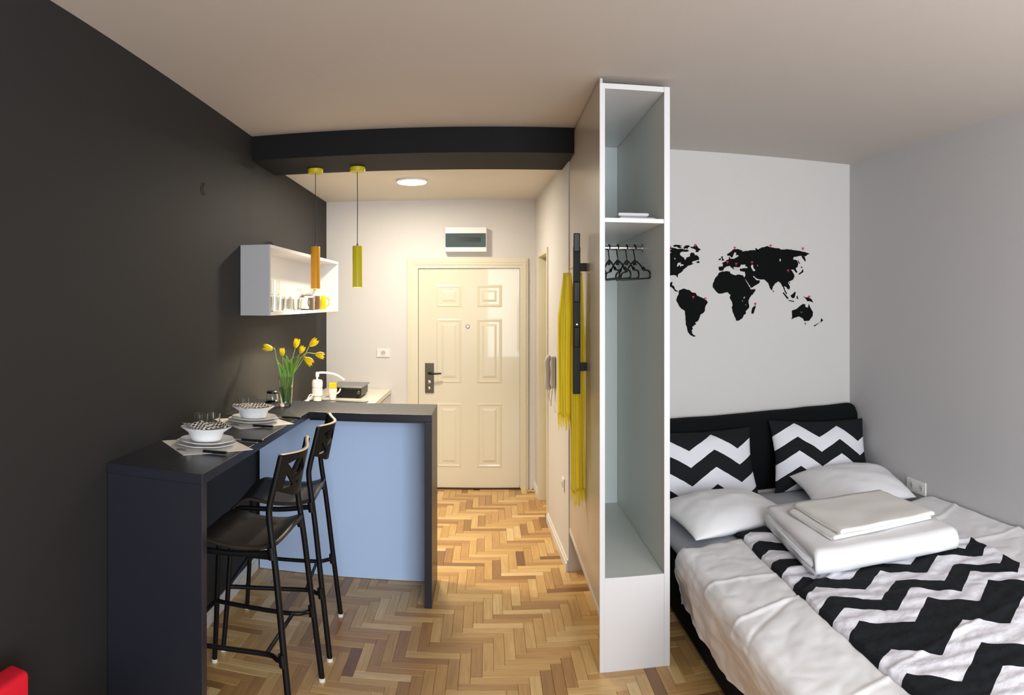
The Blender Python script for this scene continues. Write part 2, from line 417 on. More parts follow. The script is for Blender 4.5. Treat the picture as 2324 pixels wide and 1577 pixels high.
# ------------------------------------------------------------------ herringbone floor
floor = struct('floor', MB().box((-1.7, YW-.2, -0.08), (2.6, 6.1, -0.006)), M['sill_board'], 'oak herringbone parquet floor', 'floor')
PW, PL = 0.05, 0.25
def plank_mesh():
    g = 0.0004; b = 0.0008; hx, hy = PL/2-g, PW/2-g
    v = []; 
    for ins, z in ((0, -.006), (0, -.0012), (b, 0.0)):
        v += [(-hx+ins, -hy+ins, z), (hx-ins, -hy+ins, z), (hx-ins, hy-ins, z), (-hx+ins, hy-ins, z)]
    f = [(8, 9, 10, 11)]
    for k in (0, 4):
        for q in range(4): f.append((k+q, k+(q+1) % 4, k+4+(q+1) % 4, k+4+q))
    return v, f
pv, pf = plank_mesh()
pm = bpy.data.meshes.new('plank'); pm.from_pydata(pv, [], pf)
uvl = pm.uv_layers.new(name='UVMap')
for l in pm.loops: c = pm.vertices[l.vertex_index].co; uvl.data[l.index].uv = (c.x+0.5, c.y+0.5)
pm.materials.append(M['wood'])
planks = []
OX, OY = 0.02, 0.015
for i in range(-160, 160):
    for j in range(-40, 40):
        bx, by = -i*PW+j*PL+OX, -i*PW-j*PL+OY
        for kind in (0, 1):
            if kind == 0: cx, cy, rz = bx+PL/2, by+PW/2, 0
            else: cx, cy, rz = bx+PL+PW/2, by+PW-PL/2, PI/2
            if -1.5 < cx < 2.5 and -1.3 < cy < 6.0: planks.append((cx, cy, rz))
def seen(x, y):
    r = math.hypot(x, y)
    if r < 0.1 or y < 2.3: return False
    px = X0+F*math.atan2(x, y); py = YH+F*HC/r
    if not (455 < px < 1700 and py < 1600): return False
    if x < XL(y)-.02: return False
    if y > 3.99 and x < -0.30: return False
    if px < 990 and r > 4.02: return False
    if x > 0.50 and y > 2.97 and px < 1525: return False
    if x > 0.95: return False
    if y > 4.1 and x > XC(y)+.05: return False
    return True
vis = sorted([p for p in planks if seen(p[0], p[1])], key=lambda p: math.hypot(p[0], p[1]))
first = vis[:300]; fs = set(first)
for (cx, cy, rz) in first:
    o = bpy.data.objects.new('plank', pm); C.objects.link(o); o.parent = floor
    dz = random.uniform(-.0004, .0004)
    l = Vector((cx, cy, 0.0+dz)) - Vector(floor.location); o.location = l; o.rotation_euler = (0, 0, rz+random.choice((0, PI)))
rv, rf, ruv = [], [], []
for n, (cx, cy, rz) in enumerate([p for p in planks if p not in fs]):
    if cx < XL(cy)-.15: continue
    c, s = math.cos(rz), math.sin(rz); i0 = len(rv); fl = floor.location
    rv += [(cx+c*x-s*y-fl[0], cy+s*x+c*y-fl[1], z-fl[2]) for x, y, z in pv]
    for f in pf:
        rf.append(tuple(i0+k for k in f)); ruv += [(10*(n+3)+pv[k][0]+0.5, pv[k][1]+0.5) for k in f]
rm = bpy.data.meshes.new('plank_field'); rm.from_pydata(rv, [], rf); u = rm.uv_layers.new(name='UVMap')
u.data.foreach_set('uv', [a for t in ruv for a in t]); rm.materials.append(M['wood'])
ro = bpy.data.objects.new('plank_field', rm); C.objects.link(ro); ro.parent = floor; ro['kind'] = 'stuff'

# ------------------------------------------------------------------ bar counter
BT = 1.01; TH = 0.036
bar = thing('bar_counter', 'L-shaped anthracite breakfast bar along the dark wall with a pale blue back panel', 'bar', (-1.1, 3.0, 0))
obj('countertop', MB().prism([(XL(2.18)+.002, 2.18), (-.953, 2.18), (-.957, 3.62), (-.298, 3.62), (-.298, 4.00), (XL(4.0)+.002, 4.00)], BT-TH, BT), M['bar'], bar, bevel=0.0015)
obj('side_panel', MB().box((XL(2.2)+.004, 2.18, 0), (-.953, 2.222, BT-TH)), M['bar'], bar, bevel=0.0015)
obj('end_panel', MB().box((-.336, 3.62, 0), (-.298, 4.00, BT-TH)), M['bar'], bar, bevel=0.0015)
obj('apron', MB().box((-.96, 3.64, BT-TH-.012), (-.336, 3.66, BT-TH)), M['bar'], bar)
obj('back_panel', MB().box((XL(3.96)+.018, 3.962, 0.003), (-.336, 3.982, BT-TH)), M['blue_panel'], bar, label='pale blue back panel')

# ------------------------------------------------------------------ bar stools
def make_stool(label):
    t = thing('bar_stool', label, 'bar stool', (0, 0, 0), 'black bar stools at the breakfast bar')
    # seat: thin curved sheet
    def seat(u, v):
        x = -0.235+0.40*u; y = (v-0.5)*(0.40-0.02*u)
        z = 0.690-0.016*math.sin(PI*min(1, max(0, (u-.25)/.75)))
        if u < 0.28: z -= 0.075*((0.28-u)/0.28)**2
        if u > 0.85: z += 0.012*((u-.85)/.15)
        z += 0.010*(abs(v-.5)*2)**3*0.6
        return (x, y, z)
    obj('seat', MB().grid(seat, 24, 10), M['black_seat'], t, smooth='all', solid=0.012)
    for s in (-1, 1):
        # rear upright: foot, knee above the seat, upper part leaning back
        rear = smoothpath([(.240, s*.222, 0.012), (.205, s*.210, .30), (.170, s*.198, .60), (.142, s*.192, .80), (.145, s*.190, .86), (.166, s*.187, .95), (.186, s*.185, 1.035)], 5)
        o = obj('leg', MB().tube(rear, 0.0125, 12), M['black_metal'], t, smooth=True)
        obj('foot_cap', MB().lathe([(.0135, 0), (.0145, .004), (.0145, .016)], (.240, s*.222, 0), 14), M['white_plastic'], o, smooth=True)
        for z in (.655, .275):
            br = MB(); k = (z/.8); x = .240+(.142-.240)*k; y = s*(.222-.030*k)
            br.tube([(x-.004, y, z), (x-.010, y, z+.045)], 0.0155, 10)
            obj('bracket', br, M['black_metal'], o, smooth=True)
        # side rail under the seat that rounds down into the front leg
        fr_ = [(.165, s*.198, .672), (.13, s*.190, .672), (.09, s*.187, .665), (0, s*.187, .655), (-.13, s*.188, .652), (-.185, s*.189, .648), (-.208, s*.191, .625), (-.214, s*.193, .58)]
        fr_ = smoothpath(fr_, 4)+[(-.222, s*.20, .45), (-.236, s*.213, .2), (-.250, s*.226, .012)]
        o = obj('leg', MB().tube(fr_, 0.0115, 12), M['black_metal'], t, smooth=True)
        obj('foot_cap', MB().lathe([(.0125, 0), (.0135, .004), (.0135, .016)], (-.250, s*.226, 0), 14), M['white_plastic'], o, smooth=True)
        st = smoothpath([(-.231, s*.209, .285), (-.20, s*.196, .287), (0, s*.180, .290), (.10, s*.176, .292), (.15, s*.182, .293), (.178, s*.205, .293), (.205, s*.211, .293)], 4)
        obj('footrest', MB().tube(st, 0.0095, 10), M['black_metal'], t, smooth=True)
    obj('crossbar', MB().tube([(.125, -.176, .292), (.125, .176, .292)], 0.008, 8), M['black_metal'], t, smooth=True)
    obj('crossbar', MB().tube([(-.232, -.205, .287), (-.232, .205, .287)], 0.0085, 8), M['black_metal'], t, smooth=True)
    # backrest: curved sheet with triangular cut-outs
    outer = [(-.185, .0), (-.10, -.035), (0, -.045), (.10, -.035), (.185, 0), (.185, .135), (-.185, .135)]
    tri = lambda a, b, c: [a, b, c]
    holes = []
    for s in (-1, 1):
        holes += [tri((s*.150, .098), (s*.105, .112), (s*.125, .070)), tri((s*.150, .055), (s*.115, .010), (s*.155, .005)), tri((s*.085, .108), (s*.045, .062), (s*.110, .040)),
                  tri((s*.095, .018), (s*.060, -.018), (s*.040, .030)), tri((s*.012, .112), (s*.034, .112), (s*.012, .085))]
    holes.append(tri((0, .068), (-.028, .030), (.028, .030))); holes.append(tri((0, -.012), (-.022, .018), (.022, .018)))
    holes = [[(sum(p[0] for p in h)/3+1.16*(a-sum(p[0] for p in h)/3), sum(p[1] for p in h)/3+1.16*(b-sum(p[1] for p in h)/3)) for a, b in h] for h in holes]
    loops = [[Vector((a, b, 0)) for a, b in outer]]+[[Vector((a, b, 0)) for a, b in h] for h in holes]
    flat = [v for l in loops for v in l]; tris = tessellate_polygon(loops)
    bm = bmesh.new(); vs = [bm.verts.new(v) for v in flat]
    for a, b, c in tris:
        try: bm.faces.new((vs[a], vs[b], vs[c]))
        except ValueError: pass
    for k in range(-8, 9):
        geom = bm.verts[:]+bm.edges[:]+bm.faces[:]
        bmesh.ops.bisect_plane(bm, geom=geom, plane_co=(k*.021, 0, 0), plane_no=(1, 0, 0))
    bmesh.ops.triangulate(bm, faces=bm.faces)
    mb = MB()
    bm.verts.index_update()
    for v in bm.verts:
        y, h = v.co.x, v.co.y
        bul = 0.050*(1-(y/.185)**2)-0.014*math.sin(PI*y/.185)
        mb.v.append((.158+h*.20+bul, y, .905+h*.98))
    for f in bm.faces: mb.f.append(tuple(v.index for v in f.verts))
    bm.free()
    bk = obj('backrest', mb, M['back_black'], t, solid=0.011)
    e = MB(); 
    def edge(u, v):
        y = (u-.5)*.37; bul = 0.050*(1-(y/.185)**2)-0.014*math.sin(PI*y/.185)
        return (.158+.135*.20+bul+(v-.5)*.015, y, .905+.135*.98+.002)
    obj('edge_band', e.grid(edge, 24, 1), M['edge_wood'], bk, smooth='all', solid=0.004, label='pale bare upper edge')
    return t
st = make_stool('black metal bar stool nearest the bar side panel, curved seat and cut-out back')
st.location = (-.938, 2.63, 0)
dup(st, (-.965, 3.215, 0), math.radians(6), 'black metal bar stool nearer the pale blue back panel, curved seat and cut-out back')

# ------------------------------------------------------------------ place settings
NAP = bpy.data.materials.new('checked_napkin'); NAP.use_nodes = True
nt = NAP.node_tree; tc = nt.nodes.new('ShaderNodeTexCoord'); ck = nt.nodes.new('ShaderNodeTexChecker'); ck.inputs['Scale'].default_value = 92
ck.inputs['Color1'].default_value = lin((240, 234, 224)); ck.inputs['Color2'].default_value = lin((30, 24, 22))
mp = nt.nodes.new('ShaderNodeMapping'); mp.inputs['Rotation'].default_value = (0, 0, 0.75); mp.inputs['Scale'].default_value = (1, 1, 0.0)
nt.links.new(tc.outputs['Object'], mp.inputs['Vector']); nt.links.new(mp.outputs[0], ck.inputs['Vector'])
nt.links.new(ck.outputs['Color'], nt.nodes['Principled BSDF'].inputs['Base Color']); nt.nodes['Principled BSDF'].inputs['Roughness'].default_value = .85

def plate(cx, cy, z, r, label):
    mb = MB().lathe([(r*.55, 0), (r*.62, .002), (r*.70, .006), (r*.98, .013), (r, .015), (r*.99, .017), (r*.72, .010), (r*.6, .006), (.001, .006)], (cx, cy, z), 48,
                    mod=lambda a, k: 1+.015*math.cos(8*a) if 3 <= k <= 5 else 1)
    return tag(obj('plate', mb, M['porcelain'], smooth=True), label, 'plate', 'white plates on the bar')
def setting(cx, cy, rot, which, tent):
    c, s = math.cos(rot), math.sin(rot)
    h = .146; z = BT
    q = [(cx+c*a-s*b, cy+s*a+c*b) for a, b in ((-h, -h), (h, -h), (h, h), (-h, h))]
    n = MB()
    def pm_(u, v):
        a, b = (u*2-1)*h, (v*2-1)*h
        return (cx+c*a-s*b, cy+s*a+c*b, z+.0012+.0006*math.sin(u*9)*math.sin(v*7))
    tag(obj('placemat', n.grid(pm_, 10, 10), M['paper'], solid=0.0014), 'white square paper placemat under the '+which+' place setting', 'placemat', 'paper placemats on the bar')
    plate(cx, cy, z+.002, .126, 'large white dinner plate of the '+which+' place setting, lying on the placemat')
    plate(cx+.004, cy, z+.0135, .112, 'smaller white plate of the '+which+' place setting, stacked on the dinner plate')
    bz = z+.024
    mod = lambda a, k: 1+(.12*abs(math.cos(a-.35))**8 if 4 <= k <= 6 else 0)
    bw = MB().lathe([(.050, 0), (.062, .003), (.069, .018), (.074, .034), (.092, .052), (.094, .055), (.091, .0565), (.070, .036), (.058, .008), (.001, .007)], (cx, cy, bz), 48, mod=mod)
    tag(obj('bowl', bw, M['porcelain'], smooth=True), 'white flared porcelain bowl of the '+which+' place setting, on two plates', 'bowl', 'white bowls on the bar')
    def nap(u, v):
        a, b = (u*2-1), (v*2-1)
        zz = bz+.058+(tent*max(0, 1-abs(a+.25)*1.2)*max(0, 1-abs(b)))-.014*(1-a*a)*(1-b*b)+.004*math.sin(a*6)*math.cos(b*5)
        x = a*.080; y = b*.070*(1-.20*a)
        if abs(a) > .9 and tent > .02: zz += .006
        return (cx+c*x-s*y, cy+s*x+c*y, zz)
    tag(obj('napkin', MB().grid(nap, 16, 14), NAP, smooth='all', solid=0.0015), 'black and white checked napkin tucked in the bowl of the '+which+' place setting', 'napkin', 'checked napkins in the bowls')
    # cutlery: black handles, steel heads
    def cutlery(kind, p, d, label):
        d = Vector(d).normalized(); nrm = Vector((-d.y, d.x)); p = Vector(p)
        t = thing(kind, label, kind, (p.x, p.y, z+.004), 'black-handled cutlery on the bar')
        hh = MB(); P = lambda a, b, zz: (p.x+d.x*a+nrm.x*b, p.y+d.y*a+nrm.y*b, zz)
        hb = [P(0, -.006, 0), P(.10, -.0075, 0), P(.10, .0075, 0), P(0, .006, 0)]
        hh.prism([(a, b) for a, b, _ in hb], z+.004, z+.014); obj('handle', hh, M['black_plastic'], t, bevel=0.003)
        bb = MB()
        if kind == 'knife':
            bb.prism([P(0, -.004, 0)[:2], P(0, .004, 0)[:2], P(-.03, .008, 0)[:2], P(-.10, .008, 0)[:2], P(-.115, .001, 0)[:2], P(-.10, -.006, 0)[:2]], z+.007, z+.009)
        else:
            bb.prism([P(0, -.003, 0)[:2], P(0, .003, 0)[:2], P(-.05, .004, 0)[:2], P(-.065, .012, 0)[:2], P(-.075, .012, 0)[:2], P(-.075, -.012, 0)[:2], P(-.065, -.012, 0)[:2], P(-.05, -.004, 0)[:2]], z+.007, z+.009)
            for k in range(4):
                y0 = -.012+k*.0068; bb.prism([P(-.075, y0, 0)[:2], P(-.075, y0+.0036, 0)[:2], P(-.11, y0+.0036, 0)[:2], P(-.11, y0, 0)[:2]], z+.007, z+.009)
        obj('blade' if kind == 'knife' else 'tines', bb, M['chrome'], t)
    cutlery('fork', (cx+.045, cy-.135), (1, .02), 'fork with a black handle on the near side of the '+which+' place setting')
    cutlery('knife', (cx+.105, cy+.135), (1, -.05), 'black-handled knife on the far side of the '+which+' place setting')
setting(-1.130, 2.625, PI/4-.03, 'first', .040)
setting(-1.135, 3.225, PI/4+.02, 'second', .016)

def glass_mesh(cx, cy, z, r, h, taper=.85, th=.0022):
    return MB().lathe([(r*taper, 0), (r, h), (r-th, h), (r*taper-th, .006), (.0005, .006)], (cx, cy, z), 28)
for (x, y, r, h, lb) in ((-1.262, 2.87, .034, .088, 'clear drinking glass on the bar behind the first place setting'), (-1.225, 2.935, .031, .082, 'clear drinking glass behind the first place setting, the one nearer the vase'),
                         (-1.27, 3.45, .030, .085, 'clear drinking glass on the bar behind the second place setting')):
    tag(obj('drinking_glass', glass_mesh(x, y, BT, r, h), M['glass'], smooth=True), lb, 'glass', 'drinking glasses on the bar')

# ------------------------------------------------------------------ vase and tulips
VX, VY = -1.133, 3.77
def on(px, py, Y):
    a = (px-X0)/F; r = Y/math.cos(a); return Vector((r*math.sin(a), Y, HC-(py-YH)*r/F))
VH = .168
vs_ = MB().lathe([(.030, 0), (.033, .012), (.036, .06), (.043, VH), (.0405, VH), (.0335, .06), (.030, .018), (.0005, .016)], (VX, VY, BT), 36)
tag(obj('vase', vs_, M['glass'], smooth=True), 'clear glass vase of yellow tulips on the corner of the bar', 'vase')
tag(obj('vase_water', MB().lathe([(.0295, .0165), (.0330, .06), (.0365, .105), (.0005, .105)], (VX, VY, BT), 32), M['water'], smooth=True), 'clear water standing in the glass tulip vase', 'water')
def tulip(px, py, Y, d, size, opening, label, bend, root):
    """d: direction in which the bloom points"""
    c = on(px, py, Y); d = Vector(d).normalized(); base = c-d*size*.5
    t = thing('tulip', label, 'tulip', (VX+root[0], VY+root[1], BT+.02), 'yellow tulips in the vase')
    b0 = Vector((VX+root[0], VY+root[1], BT+.022)); b1 = Vector((VX-root[0]*1.3, VY-root[1]*1.3, BT+VH+.005))
    k = (base-b1); b1 = Vector((VX+max(-.036, min(.036, k.x*.3)), VY+max(-.03, min(.03, k.y*.3)), BT+VH+.004))
    mid = b1.lerp(base, .55)+Vector(bend)
    path = smoothpath([b0, b0.lerp(b1, .5), b1, mid, base-d*.012, base+d*.004], 7)
    obj('stem', MB().tube(path, 0.0024, 8), M['stem'], t, smooth=True)
    a = Vector((0, 1, 0)) if abs(d.y) < .9 else Vector((1, 0, 0)); ux = d.cross(a).normalized(); uy = d.cross(ux)
    for p in range(6):
        an = 2*PI*p/6; inner = p % 2; R = size*(.36 if not inner else .33)
        def pet(u, v):
            w_ = (u-.5)*2; hgt = v
            rad = R*(math.sin(PI*(.10+.66*hgt))**.8)*(1+opening*hgt*hgt)
            wd = .62*math.sin(PI*min(1, (hgt*.92+.06)))**.7
            ang = an+w_*wd
            hh = size*(hgt*1.04-.10*abs(w_)*hgt)
            return base+d*hh+(ux*math.cos(ang)+uy*math.sin(ang))*(rad*(1-.10*w_*w_))
        obj('petal', MB().grid(pet, 6, 8), M['petal'], t, smooth='all', solid=0.0011)
    return t, b1
tl = [((608, 789), 3.78, (-1, -.1, .18), .056, .0, 'leftmost yellow tulip, bloom lying on its side', (0, 0, .012), (-.012, .004)),
      ((640.6, 799), 3.74, (-.02, -.1, 1), .045, .0, 'small upright yellow tulip bud, second from the left', (-.004, 0, .0), (.006, .014)),
      ((673, 779), 3.78, (.30, -.1, 1), .052, .05, 'tallest upright yellow tulip in the middle of the vase', (-.004, 0, 0), (.012, -.006)),
      ((685, 794), 3.75, (.5, -.3, .8), .045, .18, 'open yellow tulip right behind the middle of the bunch', (0, 0, .01), (-.004, -.012)),
      ((711.5, 778), 3.78, (.75, -.25, .60), .056, .10, 'bright yellow tulip at the upper right of the bunch', (.004, 0, .0), (.004, .01)),
      ((726, 806), 3.76, (1, -.1, -.22), .050, .22, 'rightmost yellow tulip, bloom pointing sideways', (-.008, 0, .052), (-.01, -.008)),
      ((700, 819), 3.72, (.85, -.15, -.62), .056, .25, 'lowest yellow tulip, bloom drooping to the right', (-.006, 0, .035), (.01, .012))]
for i, (p, Y, d, sz, op, lb, bd, rt) in enumerate(tl):
    t, b1 = tulip(p[0], p[1], Y, d, sz, op, lb, bd, rt)
    # one or two strap leaves each
    for q in range(2):
        an = i*.9+q*2.4; tip = Vector((b1.x+.045*math.cos(an)+(-.01 if q else .015), b1.y+.03*math.sin(an), BT+VH+.075+.012*((i*3+q*2) % 5)))
        root = Vector((VX+rt[0]*.8, VY+rt[1]*.8, BT+.03)); path = smoothpath([root, root.lerp(b1, .6), b1+Vector((0, 0, .01)), b1.lerp(tip, .6)+Vector((0, 0, .02)), tip], 5)
        w0 = Vector((math.sin(an), -math.cos(an), 0))*.5+Vector((.7, 0, 0)); w0.normalize()
        def lf_(u, v):
            k = min(len(path)-1, int(v*(len(path)-1))); wd = .010*math.sin(PI*(.12+.86*v))**.8
            return path[k]+w0*(u-.5)*2*wd+Vector((0, .003*(1-(u*2-1)**2), 0))
        obj('leaf', MB().grid(lf_, 4, len(path)-1), M['leaf'], t, smooth='all', solid=0.0008)

# sugar jar behind the vase
c = on(617, 903, 3.98)
sj = thing('sugar_jar', 'low glass sugar jar with a black lid standing behind the tulip vase', 'jar', (-1.255, 3.90, BT))
SJ = (-1.255, 3.90, BT)
obj('base', MB().lathe([(.040, 0), (.040, .006), (.036, .009)], SJ, 28), M['black_plastic'], sj, smooth=True)
obj('body', MB().lathe([(.030, .010), (.036, .016), (.034, .040), (.028, .052), (.026, .052), (.031, .038), (.032, .018), (.001, .014)], SJ, 28), M['glass'], sj, smooth=True)
obj('collar', MB().lathe([(.033, .012), (.038, .014), (.033, .018)], SJ, 28), M['chrome'], sj, smooth=True)
obj('lid', MB().lathe([(.030, .052), (.034, .054), (.034, .062), (.028, .068), (.010, .070)], SJ, 28), M['black_plastic'], sj, smooth=True)

# ------------------------------------------------------------------ kitchen run behind the bar
KT = 0.85; KX = -.842
kb = thing('base_cabinet', 'white kitchen base cabinet behind the bar', 'cabinet', (-1.1, 4.98, 0))
obj('body', MB().prism([(XL(4.01)+.005, 4.01), (KX-.025, 4.01), (KX-.025, YD-.005), (XL(YD)+.005, YD-.005)], 0.08, KT-.036), M['white_lam'], kb)
for k in range(3):
    y0 = 4.03+k*.64; dd = obj('door', MB().box((KX-.025, y0, .10), (KX-.008, y0+.63, KT-.05)), M['white_lam'], kb, bevel=0.002)
    obj('handle', MB().tube([(KX-.008, y0+.24, .74), (KX+.012, y0+.24, .74), (KX+.012, y0+.40, .74), (KX-.008, y0+.40, .74)], .005, 8), M['steel'], dd, smooth=True)
obj('plinth', MB().box((-1.35, 4.03, 0.001), (KX-.06, YD-.01, .08)), M['white_lam'], kb)
wt = MB().prism([(XL(4.005)+.005, 4.005), (KX, 4.005), (KX, YD-.003), (XL(YD)+.005, YD-.003)], KT-.036, KT)
tag(obj('worktop', wt, mat('cream_worktop', (226, 220, 204), 0.3), bevel=0.002), 'pale cream kitchen worktop behind the bar', 'worktop')
sk = thing('kitchen_sink', 'stainless steel sink set in the pale worktop by the water heater tap', 'sink', (-1.12, 4.98, KT))
rim = MB(); sx0, sx1, sy0, sy1 = -1.34, -.90, 4.62, 5.16; t_ = .018
rim.box((sx0, sy0, KT), (sx1, sy0+t_, KT+.005)).box((sx0, sy1-t_, KT), (sx1, sy1, KT+.005)).box((sx0, sy0+t_, KT), (sx0+t_, sy1-t_, KT+.005)).box((sx1-t_, sy0+t_, KT), (sx1, sy1-t_, KT+.005))
obj('rim', rim, M['steel'], sk, bevel=0.0015)
obj('basin', MB().box((sx0+t_, sy0+t_, KT+.0005), (sx1-t_, sy1-t_, KT+.002)), M['steel'], sk)

# electric instant water heater tap
p = (-1.285, 5.10)
wh = thing('water_heater_tap', 'white electric water heater tap with a curved spout by the sink', 'tap', (p[0], p[1], KT))
obj('foot', MB().lathe([(.032, .005), (.032, .035), (.028, .040)], (p[0], p[1], KT), 24), M['white_plastic'], wh, smooth=True)
obj('body', MB().lathe([(.036, .040), (.041, .045), (.041, .096), (.036, .100), (.036, .104), (.041, .108), (.041, .150), (.034, .162), (.015, .165)], (p[0], p[1], KT), 28), mat('pinkish_white_plastic', (232, 218, 214), .3), wh, smooth=True)
z0 = KT+.165
sp = smoothpath([(p[0], p[1], z0-.01), (p[0], p[1], z0+.035), (p[0]+.02, p[1]+.01, z0+.050), (p[0]+.09, p[1]+.02, z0+.047), (p[0]+.15, p[1]+.03, z0+.030), (p[0]+.20, p[1]+.04, z0-.004)], 6)
obj('spout', MB().tube(sp, .0085, 12), M['white_plastic'], wh, smooth=True)
obj('swivel', MB().lathe([(.014, -.012), (.014, .018), (.010, .024)], (p[0], p[1], z0+.032), 16), M['white_plastic'], wh, smooth=True)
c = (p[0]+.105, p[1]+.06, KT+.007)
cp = thing('detergent_cup', 'white cup with a spout beside the water heater tap', 'cup', c)
obj('body', MB().lathe([(.024, 0), (.034, .060), (.034, .085), (.031, .085), (.022, .005), (.001, .005)], c, 24), M['white_plastic'], cp, smooth=True)
obj('handle', MB().tube(smoothpath([(c[0]+.030, c[1], c[2]+.045), (c[0]+.050, c[1], c[2]+.060), (c[0]+.062, c[1], c[2]+.085)], 4), .006, 8), M['white_plastic'], cp, smooth=True)
tag(obj('sponge', MB().box((c[0]-.026, c[1]-.018, c[2]+.064), (c[0]+.030, c[1]+.018, c[2]+.128)), M['foil'], bevel=0.006), 'yellow sponge standing in the white cup by the tap', 'sponge')
tb = MB()
for k, (a, b) in enumerate(((-1.325, 4.93), (-1.30, 4.85), (-1.31, 4.80))):
    tb.tube(smoothpath([(p[0]-.03, p[1], KT+.05), (a, b+.1, KT+.055-.01*k), (a, b, KT+.02), (a+.02*k, b-.05, KT+.012)], 5), .004, 8)
tag(obj('tap_hose', tb, M['white_plastic'], smooth=True), 'thin white hoses lying on the worktop beside the tap', 'hose')

hb = thing('electric_hob', 'black two-ring tabletop cooker with a silver lid beside the tap', 'cooker', (-1.02, 5.40, KT))
hx0, hx1, hy0, hy1 = -1.235, -.985, 5.30, 5.60
obj('body', MB().box((hx0, hy0, KT+.014), (hx1, hy1, KT+.082)), M['black_plastic'], hb, bevel=0.008)
obj('lid', MB().prism([(hx0-.006, hy0-.004), (hx1+.006, hy0-.004), (hx1+.01, hy1+.03), (hx0-.0, hy1+.03)], KT+.082, KT+.092), mat('brushed_aluminium', (150, 152, 152), .35, metal=.7), hb, bevel=0.003)
for a in (hx0+.03, hx1-.03):
    for b in (hy0+.03, hy1-.03): obj('foot', MB().lathe([(.012, 0.0005), (.014, .016)], (a, b, KT), 14), M['black_plastic'], hb)
kn = MB().lathe([(.014, 0), (.014, .012), (.010, .016)], (0, 0, 0), 16); kn.v = [(hx1-.02+x, hy0-z, KT+.048+y) for x, y, z in kn.v]
obj('knob', kn, M['bronze'], hb, smooth=True)
tag(obj('dish_scrubber', MB().lathe([(.012, 0), (.016, .008), (.010, .016)], (-.895, 4.70, KT+.006), 14), M['black_plastic'], smooth=True), 'small black plug lying at the corner of the sink', 'plug')

# ------------------------------------------------------------------ open wall cupboard with glassware
SX = -1.192; SY0, SY1 = 3.655, 5.42; SZ0, SZ1 = 1.524, 1.918; T = .020
wc = thing('wall_cupboard', 'long open white wall cupboard on the dark wall, with glassware inside', 'cupboard', (-1.28, 4.5, SZ0))
def ypr(y0, y1, z0, z1, xb=0.002, xf=SX): return MB().prism([(XL(y0)+xb, y0), (xf, y0), (xf, y1), (XL(y1)+xb, y1)], z0, z1)
obj('side_panel', ypr(SY0, SY0+T, SZ0, SZ1), mat('white_laminate_shaded', (176, 176, 178), .4), wc, bevel=0.0012, label='white outer side, shade painted in as light grey')  # same laminate as the rest; its shade is put into the grey colour
obj('side_panel', ypr(SY1-T, SY1, SZ0, SZ1), M['white_lam'], wc, bevel=0.0012)
obj('top_panel', ypr(SY0+T, SY1-T, SZ1-T, SZ1), M['white_lam'], wc, bevel=0.0012)
obj('bottom_panel', ypr(SY0+T, SY1-T, SZ0, SZ0+T), M['white_lam'], wc, bevel=0.0012)
obj('back_panel', MB().prism([(XL(SY0+T)+.002, SY0+T), (XL(SY0+T)+.008, SY0+T), (XL(SY1-T)+.008, SY1-T), (XL(SY1-T)+.002, SY1-T)], SZ0+T, SZ1-T), M['white_lam'], wc)
zb = SZ0+T
n = 0
names = [('nearest the open end', .0), ('second from the open end', .0), ('third from the open end', 0)]
for k, y in enumerate((3.80, 3.90, 4.00)):
    for j, x in enumerate((-1.245, -1.325)):
        for lv in (0, 1):
            if lv == 1 and (k, j) not in ((0, 0), (0, 1), (1, 0)): continue
            row = 'front' if j == 0 else 'rear'
            lb = 'clear tumbler in the wall cupboard, %s row, %s, %s' % (row, names[k][0], 'upper' if lv else 'lower')
            tag(obj('tumbler', glass_mesh(x+.004*k, y, zb+lv*.093, .031, .088), M['glass'], smooth=True), lb, 'glass', 'tumblers in the wall cupboard')
for k, (x, y) in enumerate(((-1.26, 4.20), (-1.30, 4.32), (-1.25, 4.40), (-1.29, 4.52))):
    lb = 'low clear glass in the wall cupboard, %s of the four beside the glass jar' % (('first', 'second', 'third', 'fourth')[k])
    tag(obj('low_glass', glass_mesh(x, y, zb, .036, .075, .8), M['glass'], smooth=True), lb, 'glass', 'low glasses in the wall cupboard')
jr = thing('glass_jar', 'square clear glass jar in the wall cupboard, left of the brown mug', 'jar', (-1.27, 4.72, zb))
obj('body', MB().lathe([(.050, 0), (.056, .006), (.056, .085), (.052, .088), (.052, .008), (.001, .006)], (-1.265, 4.72, zb), 28), M['glass'], jr, smooth=True)
obj('lid', MB().lathe([(.054, .088), (.054, .098), (.05, .100)], (-1.265, 4.72, zb), 28), M['glass'], jr, smooth=True)
gb = MB().lathe([(.035, 0), (.040, .003), (.062, .036), (.066, .044), (.063, .044), (.038, .008), (.001, .006)], (-1.265, 4.72, zb+.1005), 32)
tag(obj('glass_bowl', gb, M['glass'], smooth=True), 'clear glass bowl standing on the glass jar in the wall cupboard', 'bowl')
def mug(x, y, r, h, m, label, name='mug', ha=0.0):
    t = thing(name, label, 'mug', (x, y, zb))
    obj('body', MB().lathe([(r*.88, 0), (r, .008), (r, h), (r-.004, h), (r-.004, .010), (.001, .008)], (x, y, zb), 28), m, t, smooth=True)
    c, s = math.cos(ha), math.sin(ha)
    pp = [(x+c*(r-.003+a), y+s*(r-.003+a), zb+b) for a, b in ((0, h*.82), (.020, h*.84), (.032, h*.6), (.026, h*.32), (0, h*.22))]
    obj('handle', MB().tube(smoothpath(pp, 5), .0055, 8), m, t, smooth=True)
mug(-1.245, 5.03, .044, .100, M['yellow_mug'], 'yellow mug at the far end of the wall cupboard', ha=.6)
mug(-1.262, 4.93, .038, .098, M['brown_mug'], 'brown mug next to the yellow mug in the wall cupboard', ha=2.6)
